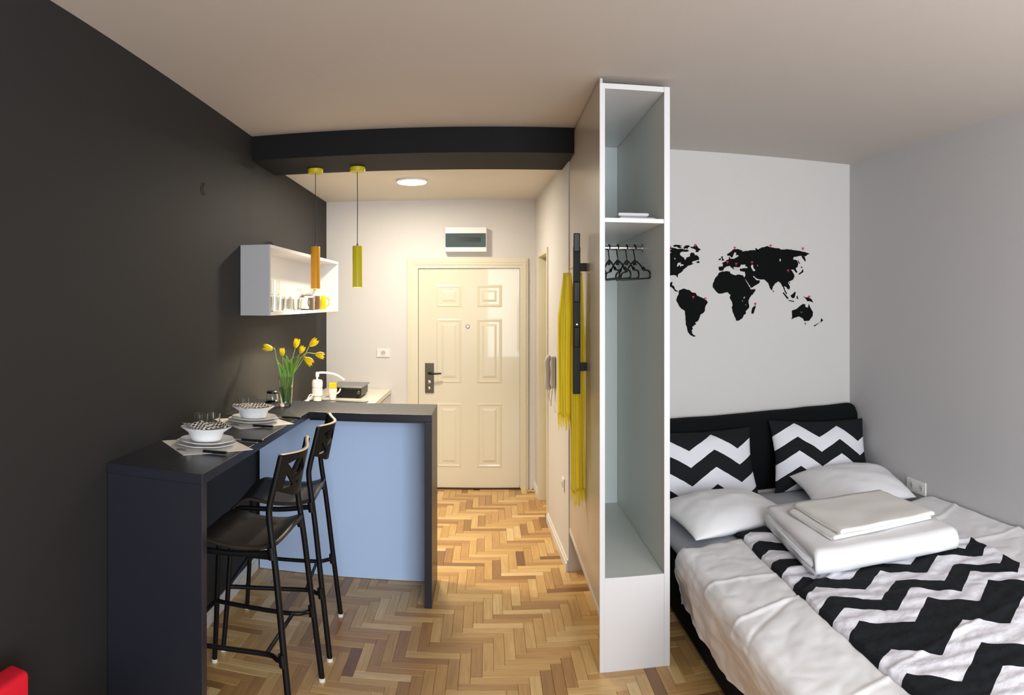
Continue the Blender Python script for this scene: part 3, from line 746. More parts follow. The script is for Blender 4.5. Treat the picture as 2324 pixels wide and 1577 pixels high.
# cable loop above the cupboard and hook on the dark wall
y = 4.15
lp_ = arc((XL(y)+.022, y, 1.945), .035, -.3, PI+.3, 14, 'yz'); lp2 = arc((XL(y+.03)+.018, y+.04, 1.94), .045, -.2, PI+.2, 14, 'yz')
tag(obj('cable_loop', MB().tube([(a, b, c_) for a, b, c_ in lp_], .003, 8).tube([(a, b, c_) for a, b, c_ in lp2], .0022, 8), M['cord'], smooth=True), 'thin black cable loops sticking up behind the wall cupboard', 'cable')
y = 1.335/math.tan(636/F)
yy = 3.12
hk = arc((XL(yy)+.006, yy, HC+(685-430)*math.hypot(1.36, yy)/F), .028, PI*.5, PI*1.5, 12, 'yz')
tag(obj('wall_wire', MB().tube(hk, .002, 6), M['cord'], smooth=True), 'small curved black wire on the dark wall left of the beam', 'wire')

# ------------------------------------------------------------------ pendants
def pendant(x, y, zt, zb_, m, m2, label):
    t = thing('pendant_lamp', label, 'pendant lamp', (x, y, zb_), 'tube pendants over the bar')
    obj('canopy', MB().lathe([(.046, -.001), (.048, -.003), (.048, -.026), (.045, -.030), (.004, -.031)], (x, y, BZ), 32), m, t, smooth=True)
    obj('cord', MB().tube([(x, y, BZ-.03), (x+.001, y, (BZ+zt)/2), (x, y, zt+.014)], .0022, 8), M['cord'], t, smooth=True)
    obj('cord_grip', MB().lathe([(.006, 0), (.006, .012), (.003, .016)], (x, y, zt), 12), M['chrome'], t, smooth=True)
    obj('tube', MB().lathe([(.003, zt-zb_), (.0285, zt-zb_), (.0295, zt-zb_-.002), (.0295, 0), (.0270, 0), (.0270, zt-zb_-.01), (.003, zt-zb_-.011)], (x, y, zb_), 32), m2, t, smooth=True)
    obj('bulb', MB().lathe([(.001, .004), (.0262, .004), (.0262, .010), (.001, .012)], (x, y, zb_), 24), M['bulb'], t, smooth=True)
    light('pendant_glow', 'SPOT', (x, y, zb_-.004), 42, (1.0, .84, .62), (0, 0, 0), spot_size=math.radians(150), spot_blend=.6, shadow_soft_size=.02)
pendant(-1.075, 4.22, 1.945, 1.682, M['yellow_metal'], M['amber_metal'], 'amber yellow tube pendant in front of the wall cupboard')
pendant(-.808, 4.22, 1.945, 1.690, M['yellow_metal'], M['yellow_metal'], 'olive yellow tube pendant in front of the white wall')

# ceiling disc light
cl = thing('ceiling_light', 'round white disc light glowing on the entrance ceiling', 'ceiling light', (-.553, 4.97, ZH))
obj('housing', MB().lathe([(.110, 0), (.112, -.006), (.112, -.014), (.108, -.016)], (-.553, 4.97, ZH), 40), M['white_plastic'], cl, smooth=True)
obj('diffuser', MB().lathe([(.001, -.014), (.104, -.014), (.104, -.019), (.098, -.023), (.001, -.024)], (-.553, 4.97, ZH), 40), M['lamp'], cl, smooth=True)
light('ceiling_light_glow', 'AREA', (-.553, 4.97, ZH-.030), 30, (1.0, .90, .74), (0, 0, 0), shape='DISK', size=.20)

# ------------------------------------------------------------------ wall boxes
fb = thing('fuse_box', 'white fuse box with a smoked window above the entrance door', 'fuse box', (-.197, YD, 2.02))
obj('housing', MB().box((-.374, YD-.085, 2.022), (-.020, YD-.001, 2.232)), M['white_plastic'], fb, bevel=0.006)
wd = obj('window', MB().box((-.368, YD-.092, 2.062), (-.028, YD-.084, 2.178)), M['smoke'], fb, bevel=0.003)
br = MB(); br.box((-.33, YD-.0935, 2.105), (-.07, YD-.092, 2.145))
obj('breaker_row', br, M['fuse'], wd)
def socket(name, c, nrm, w_, h_, label, double=False, m=None):
    """c centre on the wall; nrm outward"""
    n = Vector(nrm).normalized(); u = Vector((0, 0, 1)).cross(n).normalized(); c = Vector(c)
    R = Matrix((u, Vector((0, 0, 1)), n)).transposed().to_4x4(); T4 = Matrix.Translation(c) @ R
    t = thing(name, label, 'socket', tuple(c))
    obj('plate', MB().box((-w_/2, -h_/2, 0.0005), (w_/2, h_/2, .010), T4), m or M['white_plastic'], t, bevel=0.003)
    for k in ((-.25, .25) if double else (0,)):
        q = MB().lathe([(.020, .010), (.020, .0125), (.017, .0125), (.015, .0105), (.001, .0105)], (0, 0, 0), 24)
        q.v = [tuple(T4 @ Vector((x+k*w_, y, z))) for x, y, z in q.v]; obj('socket_well', q, M['intercom'], t, smooth=True)
        h = MB()
        for s in (-.0095, .0095): 
            h2 = MB().lathe([(.0026, .0106), (.0026, .0112)], (0, 0, 0), 10); i0 = len(h.v)
            h.v += [tuple(T4 @ Vector((x+k*w_+s, y, z+.0006))) for x, y, z in h2.v]; h.f += [tuple(i+i0 for i in f) for f in h2.f]
        obj('pin_hole', h, M['black_plastic'], t)
socket('wall_socket', (-.911, YD, 1.160), (0, -1, 0), .112, .072, 'white wall socket between the worktop and the entrance door')
yq = 4.28; nq = Vector((-1, -.0423, 0)).normalized()
socket('wall_socket', (XC(yq), yq, .475), nq, .075, .075, 'small white wall socket low on the entrance side wall')
socket('wall_socket', (XR, 3.47, .475), (-1, 0, 0), .20, .082, 'white double wall socket on the right wall beside the bed', True)
# intercom handset
ic = thing('intercom_handset', 'grey intercom handset on the entrance wall half behind the scarf', 'intercom', (XC(4.70), 4.70, 1.1))
yi = 4.68; xi = XC(yi)
obj('base', MB().box((xi-.030, yi-.05, 1.02), (xi-.001, yi+.05, 1.235)), M['intercom'], ic, bevel=0.006)
obj('handset', MB().tube(smoothpath([(xi-.032, yi+.01, 1.235), (xi-.052, yi+.01, 1.20), (xi-.050, yi+.01, 1.12), (xi-.052, yi+.01, 1.04), (xi-.034, yi+.01, 1.01)], 5), [.018]*21, 12), M['intercom'], ic, smooth=True)
obj('cord', MB().tube(smoothpath([(xi-.030, yi+.02, 1.02), (xi-.036, yi+.07, .96), (xi-.030, yi+.06, .915), (xi-.028, yi+.01, .90), (xi-.030, yi-.03, .93), (xi-.02, yi-.03, 1.03)], 6), .0035, 8), M['intercom'], ic, smooth=True)

# ------------------------------------------------------------------ wardrobe
WY0, WY1 = 2.965, 4.095; WXa, WXb = .476, .790; WT = 2.545; P = .019
wa = thing('wardrobe', 'tall narrow open white wardrobe dividing the entrance from the bed', 'wardrobe', (.63, 3.5, 0))
obj('outer_panel', MB().box((WXa, WY0, .262), (WXa+.012, WY1, WT+.02)), M['side_lam'], wa, bevel=0.001)
obj('panel_edge', MB().box((WXa-.002, WY0+.02, .235), (WXa+.030, WY1-.002, .262)), M['white_lam'], wa, bevel=0.001)
obj('side_panel', MB().box((.575, WY0+.02, 0), (.590, WY1, .235)), M['side_lam'], wa)
obj('front_edge', MB().box((WXa-.001, WY0-.002, 0), (WXa+.022, WY0+.019, WT)), M['white_lam'], wa, bevel=0.001)
obj('left_panel', MB().box((WXa+.012, WY0+.019, .262), (WXa+.022, WY1, WT-P)), M['inner_lam'], wa)
obj('right_panel', MB().box((WXb-.028, WY0, 0), (WXb-.004, WY1, WT)), M['inner_lam'], wa, bevel=0.001)
obj('right_edge', MB().box((WXb-.029, WY0-.004, 0), (WXb-.003, WY0-.0002, WT)), M['white_lam'], wa, bevel=0.001)
obj('top_panel', MB().box((WXa+.022, WY0, WT-P-.004), (WXb-.029, WY1, WT)), M['white_lam'], wa, bevel=0.001)
obj('back_panel', MB().box((WXa+.022, WY1-.012, .40), (WXb-.029, WY1, WT-P-.005)), mat('back_board', (225, 232, 230), .5), wa)
obj('shelf', MB().box((WXa+.022, WY0, 1.945), (WXb-.029, WY1-.012, 1.945+P)), M['white_lam'], wa, bevel=0.001)
obj('shelf', MB().box((WXa+.022, WY0+.012, .385), (WXb-.029, WY1-.012, .404)), M['inner_lam'], wa)
obj('front_panel', MB().box((WXa+.022, WY0-.002, 0.0), (WXb-.029, WY0+.012, .406)), M['white_lam'], wa, bevel=0.001)
rd = obj('hanging_rail', MB().tube([(WXa+.023, 3.40, 1.868), (WXb-.03, 3.40, 1.868)], .0125, 16), M['chrome'], wa, smooth=True)
fl_ = MB().tube([(WXb-.034, 3.40, 1.868), (WXb-.0285, 3.40, 1.868)], .022, 16); obj('rail_socket', fl_, M['steel'], rd, smooth=True)

# hangers
def hanger(x, ang, label):
    t = thing('clothes_hanger', label, 'hanger', (x, 3.40, 1.868), 'black hangers on the wardrobe rail')
    d = Vector((math.sin(ang), math.cos(ang), 0)); rz = 1.868
    P3 = lambda a, z: (x+d.x*a, 3.40+d.y*a, z)
    r = .0165
    hk = [P3(r*math.cos(a), rz+r*math.sin(a)) for a in [PI*(1.12-k*1.12/9) for k in range(10)]]
    hk += [P3(.016, rz-.012), P3(.006, rz-.035), P3(0, rz-.045), P3(0, rz-.066)]
    obj('hook', MB().tube(smoothpath(hk, 2), .0030, 8), M['black_plastic'], t, smooth=True)
    zt = rz-.060
    body = MB()
    for s in (-1, 1):
        body.tube(smoothpath([P3(0, zt), P3(s*.05, zt-.018), P3(s*.085, zt-.038), P3(s*.10, zt-.052), P3(s*.118, zt-.054), P3(s*.160, zt-.058), P3(s*.178, zt-.068), P3(s*.182, zt-.085), P3(s*.172, zt-.095)], 4), .0042, 8)
        body.tube(smoothpath([P3(s*.098, zt-.046), P3(s*.108, zt-.040), P3(s*.125, zt-.052)], 3), .0036, 6)
    body.tube([P3(-.172, zt-.095), P3(.172, zt-.095)], .0042, 8)
    obj('shoulder_bar', body, M['black_plastic'], t, smooth=True)
    obj('neck', MB().prism([(x-.0032*d.y-d.x*.020, 3.40+.0032*d.x-d.y*.020), (x+.0032*d.y-d.x*.020, 3.40-.0032*d.x-d.y*.020), (x+.0032*d.y+d.x*.020, 3.40-.0032*d.x+d.y*.020), (x-.0032*d.y+d.x*.020, 3.40+.0032*d.x+d.y*.020)], zt-.026, zt-.002), M['black_plastic'], t, bevel=0.003)
hanger(.722, -.20, 'black plastic hanger at the right end of the wardrobe rail')
hanger(.681, -.12, 'black plastic hanger, second from the right on the wardrobe rail')
hanger(.635, -.16, 'black plastic hanger, third from the right on the wardrobe rail')
hanger(.592, -.10, 'black plastic hanger, fourth from the right on the wardrobe rail')
hanger(.535, -.05, 'black plastic hanger, leftmost on the wardrobe rail')

def soft_slab(name, m, x0, x1, y0, y1, z0, z1, rot=0.0, nz=.003, seed=0, ex=4.0, label=None, parent=None, n=26, cat=None, group=None):
    cx, cy = (x0+x1)/2, (y0+y1)/2; hx, hy, hz = (x1-x0)/2, (y1-y0)/2, (z1-z0)/2
    c, s = math.cos(rot), math.sin(rot); mb = MB()
    def sg(a, e): return math.copysign(abs(a)**e, a)
    for side in (0, 1):
        def fn(u, v):
            a, b = u*2-1, v*2-1
            # push the samples towards the rim
            a = math.sin(a*PI/2); b = math.sin(b*PI/2)
            e = max(abs(a), abs(b)); k = (1-e**8)**.5 if e < 1 else 0
            x = a*hx; y = b*hy
            t = noise.noise(Vector((x*9+seed, y*9, side*3.1)))*nz
            zz = (z0+z1)/2+(1 if side else -1)*hz*k
            if side: zz += t
            x += noise.noise(Vector((y*7+seed, 1.3, 0)))*nz*1.5*abs(a); y += noise.noise(Vector((x*7+seed, 4.3, 0)))*nz*1.5*abs(b)
            return (cx+c*x-s*y, cy+s*x+c*y, zz)
        mb.grid(fn, n, n)
    o = obj(name, mb, m, parent, smooth='all', weld=True)
    if label and cat: tag(o, label, cat, group)
    return o
zt = 1.945+P
soft_slab('folded_towel', M['white_cotton'], .575, .742, 3.06, 3.34, zt+.0005, zt+.021, 0.05, .002, 3, label='white folded towel, lower of the two on the wardrobe shelf', cat='towel', group='folded towels on the wardrobe shelf')
soft_slab('folded_towel', M['white_cotton'], .588, .728, 3.08, 3.33, zt+.0215, zt+.043, -0.06, .002, 8, label='white folded towel, upper of the two on the wardrobe shelf', cat='towel', group='folded towels on the wardrobe shelf')

# ------------------------------------------------------------------ coat rack and scarf
cx, cy = .428, 3.385
cr_ = thing('coat_rack', 'black vertical coat rack with flip-out hooks on the wardrobe side', 'coat rack', (cx, cy, 1.5))
obj('rail', MB().box((cx-.017, cy-.012, 1.150), (cx+.017, cy+.012, 1.870)), M['black_metal'], cr_, bevel=0.002)
for z in (1.770, 1.282): obj('bracket', MB().box((cx+.012, cy-.010, z-.020), (WXa-.0005, cy+.010, z+.020)), M['black_metal'], cr_, bevel=0.001)
for z, h in ((1.845, .090), (1.600, .100), (1.380, .100)):
    Mx = Matrix.Translation((cx-.003, cy-.014, z)) @ Matrix.Rotation(math.radians(8), 4, 'X')
    obj('hook', MB().box((-.016, -.012, 0), (.016, 0, h), Mx), M['black_plastic'], cr_, bevel=0.004)
obj('screw', MB().tube([(cx, cy-.0125, 1.49), (cx, cy-.0145, 1.49)], .004, 10), M['steel'], cr_)
sc = thing('scarf', 'long yellow fringed scarf hanging over the coat rack', 'scarf', (.42, 3.45, .6))
def tail(x0, x1, y, zt_, zbm, ph, flare, seed, narrow):
    def fn(u, v):
        k = v; w0 = narrow+(1-narrow)*min(1, k*3.2)
        xm = (x0+x1)/2+(flare*k if k < .5 else flare*.5)
        ww = (x1-x0)*w0
        x = xm+(u-.5)*ww
        yy = y+.011*math.sin(u*PI*4.2+ph+.5*math.sin(k*3))+.003*math.sin(u*PI*9+ph*2)+.004*noise.noise(Vector((u*4, k*6, seed)))
        x += .003*noise.noise(Vector((u*3, k*5, seed+3)))
        return (x, yy, zt_+(zbm-zt_)*v+.006*math.sin(u*9+ph)*v)
    return MB().grid(fn, 60, 40)
def fringe(x0, x1, y, z, ln, n_, seed):
    mb = MB(); rnd = random.Random(seed)
    for k in range(n_):
        x = x0+(x1-x0)*(k+.5)/n_; l = ln*rnd.uniform(.55, 1.1); dx = rnd.uniform(-.006, .006)
        mb.tube([(x, y+rnd.uniform(-.012, .012), z+.01), (x+dx*.5, y, z-l*.5), (x+dx, y, z-l)], [.0022, .0018, .001], 5)
    return mb
t1 = obj('scarf_end', tail(.346, .434, 3.452, 1.745, 1.03, .4, -.006, 1, .45), M['scarf'], sc, smooth='all', solid=.0015)
obj('fringe', fringe(.340, .428, 3.452, 1.033, .07, 26, 2), M['scarf'], t1)
t2 = obj('scarf_end', tail(.404, .474, 3.416, 1.745, .66, 1.7, 0, 5, .62), M['scarf'], sc, smooth='all', solid=.0015)
obj('fringe', fringe(.404, .474, 3.416, .665, .075, 22, 4), M['scarf'], t2)
def over(u, v):
    a = PI*v; xm = .4225+.030*math.cos(PI-a)*(1)
    return (.425-.032*math.cos(a), 3.430+(u-.5)*.024, 1.742+.028*math.sin(a)+.002*math.sin(u*20))
obj('scarf_fold', MB().grid(over, 10, 12), M['scarf'], sc, smooth='all', solid=.0015)

# ------------------------------------------------------------------ world map on the wall
K = 5.632; MY = YB-.0022
def mapuv(x, y):
    px, py = 1490+x/K, 520+y/K; a = (px-X0)/F; r = MY/math.cos(a); return (r*math.sin(a), HC-(py-YH)*r/F)
land = {
 'north_america': ([(140,240),(190,235),(235,240),(280,255),(330,250),(365,262),(400,262),(415,280),(380,290),(340,285),(305,300),(300,330),(325,350),(350,360),(360,390),(375,388),(385,362),(425,350),(432,310),(450,298),(480,305),(490,330),(520,335),(545,370),(545,390),(500,402),(465,408),(450,430),(480,440),(440,460),(400,468),(380,490),(345,515),(330,540),(290,565),(272,590),(275,612),(262,615),(255,592),(220,585),(180,592),(150,605),(120,640),(60,600),(20,520),(0,420),(-90,330),(10,260),(80,250)],
                   [[(258,470),(272,432),(300,425),(318,432),(300,446),(350,452),(345,464),(318,470),(305,482),(292,452),(276,480)], [(228,368),(240,366),(242,386),(230,388)], [(165,295),(188,290),(190,300),(168,304)], [(158,262),(190,252),(192,262),(162,272)]]),
 'arctic_island': ([(210,212),(240,198),(290,203),(330,215),(300,222),(330,240),(290,243),(255,222),(225,228)], []),
 'arctic_island.b': ([(345,230),(375,208),(410,205),(430,222),(405,232),(398,252),(372,243),(352,256)], []),
 'baffin_island': ([(432,222),(468,228),(485,210),(515,208),(530,235),(568,262),(545,272),(528,295),(498,290),(505,265),(470,248),(440,240)], []),
 'newfoundland': ([(505,424),(540,402),(552,432),(520,432)], []),
 'central_america': ([(140,708),(165,700),(190,672),(205,680),(198,715),(225,728),(235,765),(262,788),(288,792),(260,799),(240,795),(222,772),(200,748),(165,730)], []),
 'south_america': ([(285,797),(300,775),(345,760),(420,775),(455,808),(500,815),(520,850),(580,875),(640,905),(655,935),(625,985),(618,1045),(600,1070),(560,1095),(550,1130),(525,1180),(495,1190),(505,1215),(455,1250),(462,1280),(445,1300),(460,1310),(450,1330),(500,1368),(475,1375),(430,1350),(400,1310),(390,1260),(375,1215),(370,1120),(362,1045),(310,1010),(275,950),(252,910),(262,870),(285,830)], []),
 'africa': ([(800,555),(840,540),(900,535),(935,540),(945,565),(1010,590),(1050,578),(1110,592),(1130,640),(1165,700),(1205,768),(1265,765),(1255,800),(1195,870),(1175,910),(1185,990),(1180,1010),(1140,1045),(1142,1080),(1118,1095),(1100,1135),(1060,1165),(1020,1170),(1000,1120),(975,1060),(962,1010),(972,960),(960,920),(938,885),(945,835),(900,805),(840,820),(795,825),(755,785),(720,745),(722,690),(755,620),(775,600)],
            [[(1112,872),(1130,860),(1132,872),(1120,888),(1112,885)], [(1092,910),(1100,905),(1104,924),(1096,926)], [(1138,960),(1144,958),(1146,975),(1140,977)]]),
 'eurasia': ([(795,480),(850,475),(850,445),(835,432),(880,415),(895,392),(925,385),(930,350),(940,362),(945,380),(1000,375),(1055,345),(1035,328),(1018,335),(1020,300),(1000,295),(985,320),(978,345),(965,365),(940,340),(905,338),(903,318),(945,290),(990,255),(1040,252),(1105,275),(1080,292),(1130,280),(1220,268),(1300,262),(1340,235),(1420,215),(1470,235),(1560,245),(1600,262),(1680,255),(1760,268),(1860,285),(1965,310),(1930,325),(1915,340),(1885,348),(1900,370),(1905,415),(1870,380),(1855,340),(1800,348),(1755,355),(1748,390),(1790,395),(1810,430),(1805,480),(1780,495),(1785,520),(1800,555),(1780,555),(1755,520),(1715,515),(1740,545),(1760,580),(1765,610),(1745,645),(1700,665),(1680,685),(1705,730),(1700,765),(1685,770),(1660,740),(1630,730),(1640,770),(1668,828),(1655,832),(1625,765),(1600,710),(1575,680),(1555,665),(1520,690),(1490,730),(1475,785),(1455,760),(1425,685),(1380,645),(1310,640),(1280,630),(1245,598),(1232,602),(1275,650),(1322,655),(1315,690),(1210,750),(1122,620),(1138,590),(1130,545),(1070,535),(1065,505),(1105,500),(1165,500),(1160,480),(1130,470),(1140,452),(1105,455),(1080,452),(1065,480),(1040,495),(1030,530),(1010,500),(960,460),(995,512),(985,515),(940,470),(900,475),(860,500),(850,530),(810,532),(795,515)],
             [[(1205,470),(1222,450),(1238,462),(1240,490),(1265,525),(1250,540),(1232,530)], [(1574,380),(1588,378),(1588,408),(1572,412)], [(1285,460),(1296,458),(1294,474),(1286,474)]]),
 'great_britain': ([(835,345),(850,352),(845,370),(868,398),(830,405),(840,380),(825,360)], []),
 'ireland': ([(795,384),(820,368),(825,390),(795,398)], []),
 'arctic_island.c': ([(1258,242),(1280,245),(1312,285),(1296,290),(1270,262)], []),
 'japan': ([(1868,508),(1880,545),(1825,582),(1815,570),(1855,540)], []),
 'japan.b': ([(1845,475),(1870,488),(1850,498)], []),
 'sakhalin': ([(1800,400),(1812,400),(1835,440),(1825,442)], []),
 'sri_lanka': ([(1484,775),(1504,798),(1494,804)], []),
 'hainan': ([(1690,680),(1708,680),(1700,700)], []),
 'sumatra': ([(1610,810),(1625,808),(1692,885),(1670,892)], []),
 'java': ([(1690,905),(1760,918),(1755,930),(1690,916)], []),
 'borneo': ([(1712,850),(1745,825),(1770,797),(1780,815),(1762,880),(1735,882)], []),
 'sulawesi': ([(1788,860),(1815,850),(1802,866),(1814,892),(1795,890)], []),
 'new_guinea': ([(1875,858),(1910,872),(1950,870),(1985,900),(2005,938),(1960,920),(1930,922),(1905,885)], []),
 'madagascar': ([(1262,978),(1268,990),(1240,1080),(1212,1080),(1215,1040),(1228,1000)], []),
 'australia': ([(1730,1040),(1790,1020),(1830,985),(1870,955),(1905,962),(1900,990),(1935,1005),(1948,955),(1965,1000),(2000,1060),(1995,1110),(1950,1170),(1890,1175),(1870,1140),(1820,1115),(1770,1130),(1725,1152),(1735,1120)], []),
 'tasmania': ([(1890,1200),(1915,1200),(1900,1218)], []),
 'new_zealand': ([(2105,1138),(2132,1165),(2095,1192),(2102,1160)], []),
 'new_zealand.b': ([(2090,1190),(2075,1202),(2018,1244),(2010,1232)], []),
}
wm = thing('world_map_decal', 'black world map sticker with red location pins above the headboard', 'wall sticker', (1.7, MY, 1.65))
def flat_plate(polys, y0, y1, mp_=mapuv, jag=0.0):
    loops = []
    for q in polys:
        pts = []
        for i in range(len(q)):
            a = q[i]; b = q[(i+1) % len(q)]; n_ = 1
            if jag:
                n_ = max(1, int(math.hypot(b[0]-a[0], b[1]-a[1])/13))
            for k in range(n_):
                t = k/n_; x = a[0]+(b[0]-a[0])*t; y = a[1]+(b[1]-a[1])*t
                if k and jag:
                    j_ = noise.noise(Vector((x*.06, y*.06, 7.7)))*jag; L = math.hypot(b[0]-a[0], b[1]-a[1]); x += -(b[1]-a[1])/L*j_; y += (b[0]-a[0])/L*j_
                pts.append((x, y))
        loops.append([Vector((*mp_(x, y), 0)) for x, y in pts])
    tris = tessellate_polygon(loops); flat = [v for l in loops for v in l]; n_ = len(flat); mb = MB()
    mb.v = [(v.x, y0, v.y) for v in flat]+[(v.x, y1, v.y) for v in flat]
    for t in tris: mb.f.append(tuple(t)); mb.f.append(tuple(n_+k for k in reversed(t)))
    s = 0
    for l in loops:
        for k in range(len(l)):
            a = s+k; b = s+(k+1) % len(l); mb.f.append((a, b, n_+b, n_+a))
        s += len(l)
    return mb
for nm, (poly, holes) in land.items():
    obj(nm.split('.')[0], flat_plate([poly]+holes, YB-.0030, YB-.0006, jag=7.0 if len(poly) > 20 else 0), M['vinyl'], wm)
for (x, y) in [(172,230),(495,205),(155,448),(1000,240),(1458,212),(1870,248),(905,420),(1018,445),(1220,425),(1680,530),(470,868),(622,888),(1262,955),(1950,865),(1850,1065)]:
    a = [(x+15*math.sin(k*PI/8+PI), y-6-15*math.cos(k*PI/8+PI)) for k in range(-6, 7)]+[(x, y+30)]
    h = [(x+8.5*math.sin(k*PI/6), y-6-8.5*math.cos(k*PI/6)) for k in range(12)]
    obj('map_pin', flat_plate([a, h], YB-.0042, YB-.0031), M['pin'] if x != 1850 else mat('grey_print', (70, 70, 74), .6), wm)

# ------------------------------------------------------------------ bed
BX0, BX1 = .925, 2.44; BF = 1.10
bd = thing('bed', 'double bed with a black upholstered frame and headboard in the corner', 'bed', (1.68, 2.8, 0))
obj('bed_frame', MB().box((BX0, BF, 0.02), (BX1, 4.17, .30)), M['black_fabric'], bd, bevel=0.015, seg=3)
hbm = MB()
def headb(u, v):
    # profile over height, rounded shoulders
    x = .93+(2.447-.93)*u; hgt = .858+.037*u
    e = min(x-.93, 2.447-x); sh = .045
    top = hgt-(sh-math.sqrt(max(0, sh*sh-(sh-min(e, sh))**2)))
    if v < .5:
        z = .05+(top-.05-.03)*(v/.5); y = 4.185
    else:
        a = (v-.5)/.5*PI; y = 4.185+.055-.055*math.cos(a); z = top-.03+.03*math.sin(a)
    if v < .5:
        s_ = math.sin((z-.3)*PI/.30)*math.sin((x-.93)*PI/.38); y -= .006*abs(s_)**.5 if z < .84 else 0
    y += .002*noise.noise(Vector((x*14, z*14, 0)))
    z += .004*noise.noise(Vector((x*6, 2.2, 0)))*(1 if v > .4 else 0)
    return (x, min(y, 4.295), z)
hbm.grid(headb, 110, 40)
obj('headboard', hbm, M['black_fabric'], bd, smooth='all')
obj('headboard_back', MB().box((.94, 4.192, .05), (2.44, 4.290, .84)), M['black_fabric'], bd, bevel=.01)
obj('mattress', MB().box((.96, BF+.04, .28), (2.41, 4.14, .400)), M['white_cotton'], bd, bevel=0.03, seg=4)
ZM = .418
fs_ = soft_slab('fitted_sheet', M['grey_sheet'], .918, 2.440, BF+.01, 4.182, .30, ZM, 0, .003, 4, n=60, parent=bd); fs_['label'] = 'smooth grey fitted sheet'

fbm = lambda x, y, s, o: sum(noise.noise(Vector((x*s*2**k, y*s*2**k, o+k*3.7)))/2**k for k in range(3))
# white duvet over the lower bed, hanging over the left side
ZD = .452
def crease(x, y, a, b, c_, wd, h):
    d = (x*a+y*b-c_+.05*noise.noise(Vector((x*2.2, y*2.2, c_))))/wd
    return h*math.exp(-d*d)
def wrk(x, y):
    w0 = .012*fbm(x*1.0+y*.45, y*.7, 2.2, 1.0)+.010*abs(fbm(x*2.0-y*1.3, y*1.5+x, 2.4, 5.0))
    w0 += crease(x, y, -.35, .94, 1.92, .013, .007)+crease(x, y, -.5, .87, 2.33, .012, -.006)+crease(x, y, .1, .99, 2.75, .015, .006)+crease(x, y, -.2, .98, 1.52, .014, .007)+crease(x, y, -.6, .8, 1.25, .012, -.006)
    return w0
def duvet(u, v):
    y = BF+.0+(3.17-BF)*v
    topy = None
    # arc length across: hem (0) .. over the side .. across to the wall
    s_ = u
    if s_ < .22:
        k = s_/.22                              # hem -> shoulder
        a = (1-k)
        x = .905-.045*math.sin(PI*min(1, a*1.1))-.018*a; z = .19+(ZD-.19)*(math.sin(k*PI/2)**.9)
        x += .02*fbm(y, k, 5, 2.0)*a
        z += (.018*math.sin(y*4.1)+.02*fbm(y, 0, 2.5, 8))*a
    else:
        k = (s_-.22)/.78; x = .905+(2.436-.905)*k; z = ZD
    edge = min(1, max(0, (1-v)*26)); top_off = .03+.17*max(0, (x-1.0))/1.45
    if x < 1.05: top_off -= .30*(1.05-x)**1.25*2.0
    y2 = y+(top_off)*max(0, (v-.55)/.45)**2
    wr_ = wrk(x, y)
    z += wr_*(1 if s_ >= .22 else s_/.22)
    z = z-(ZD-ZM+.012)*(1-math.sqrt(max(0, 1-(1-edge)**2)))*(1 if s_ >= .22 else .4)
    return (x, y2, z)
dv = obj('duvet', MB().grid(duvet, 200, 240), M['white_cotton'], smooth='all')
tag(dv, 'white duvet spread over the bed and hanging over its left side', 'duvet')

# chevron blanket on the duvet
bl_bands = [(3.06, 3.18), (2.82, 2.94), (2.58, 2.70), (2.345, 2.462), (2.125, 2.235), (1.755, 1.915), (1.435, 1.60), (1.11, 1.27)]
BLM = chevron_mat('chevron_blanket', 1, .30, .128, -1.25, bl_bands, shear=.30, shear_from=1.92, relief=.5)
def dz(x, y):
    return ZD+wrk(x, y)
def blanket(u, v):
    y = BF+.02+(3.30-BF-.02)*v; lx = 1.165+.045*max(0, (y-2.3))/1.0; rx = 2.085+.11*max(0, y-2.2)
    x = lx+(rx-lx)*u
    z = max(dz(x, y)-.030*min(1, max(0, (y-3.20)/.06)), ZM+.010)+.016
    e = min(u, 1-u)*(rx-lx); k = min(1, e/.014); z -= .016*(1-math.sqrt(max(0, 1-(1-k)**2)))
    x += .005*noise.noise(Vector((y*9, u*2, 4)))
    z += .0022*math.sin(y*70+4*math.sin(x*9))*k+.002*noise.noise(Vector((x*30, y*30, 1)))
    return (x, y, z)
bl = obj('chevron_blanket', MB().grid(blanket, 150, 330), BLM, smooth='all', loc=(0, 0, 0), solid=.006)
tag(bl, 'black and white chevron quilted blanket running down the middle of the bed', 'blanket')

def pillow_mesh(w_, h_, t_, seed, n=44, pinch=.06, sag=0.0):
    """local x: width, y: height, z: thickness"""
    mb = MB()
    for side in (-1, 1):
        def fn(u, v):
            a, b = math.sin((u*2-1)*PI/2), math.sin((v*2-1)*PI/2)
            ax = 1-pinch*(1-b*b); by = 1-pinch*(1-a*a)
            x = a*w_/2*by if False else a*w_/2*(1-pinch*(1-abs(b)**1.6)); y = b*h_/2*(1-pinch*(1-abs(a)**1.6))
            th = (max(0, 1-abs(a)**2.6)*max(0, 1-abs(b)**2.6))**.55
            wr = 1+.12*noise.noise(Vector((a*2.0+seed, b*2.0, side)))
            z = side*t_/2*th*wr+.004*noise.noise(Vector((a*5+seed, b*5, side*2)))*th
            # creases running in from the corners
            z += .004*math.sin(14*(abs(a)-abs(b))+seed)*abs(a*b)*th
            z -= sag*(a*a+b*b)*.5
            return (x, y, z)
        mb.grid(fn, n, n)
    return mb
def pillow(name, w_, h_, t_, loc, rot, m, label, cat, seed, sag=0.0, pinch=.06, group=None):
    mb = pillow_mesh(w_, h_, t_, seed, sag=sag, pinch=pinch)
    o = obj(name, mb, m, smooth='all', weld=True, loc=(0, 0, 0)); o.location = loc; o.rotation_euler = rot
    return tag(o, label, cat, group)
lean = math.radians(68)
def bands(c, n_, wth, gap): return [(c-k*(wth+gap)-wth, c-k*(wth+gap)) for k in range(n_)]
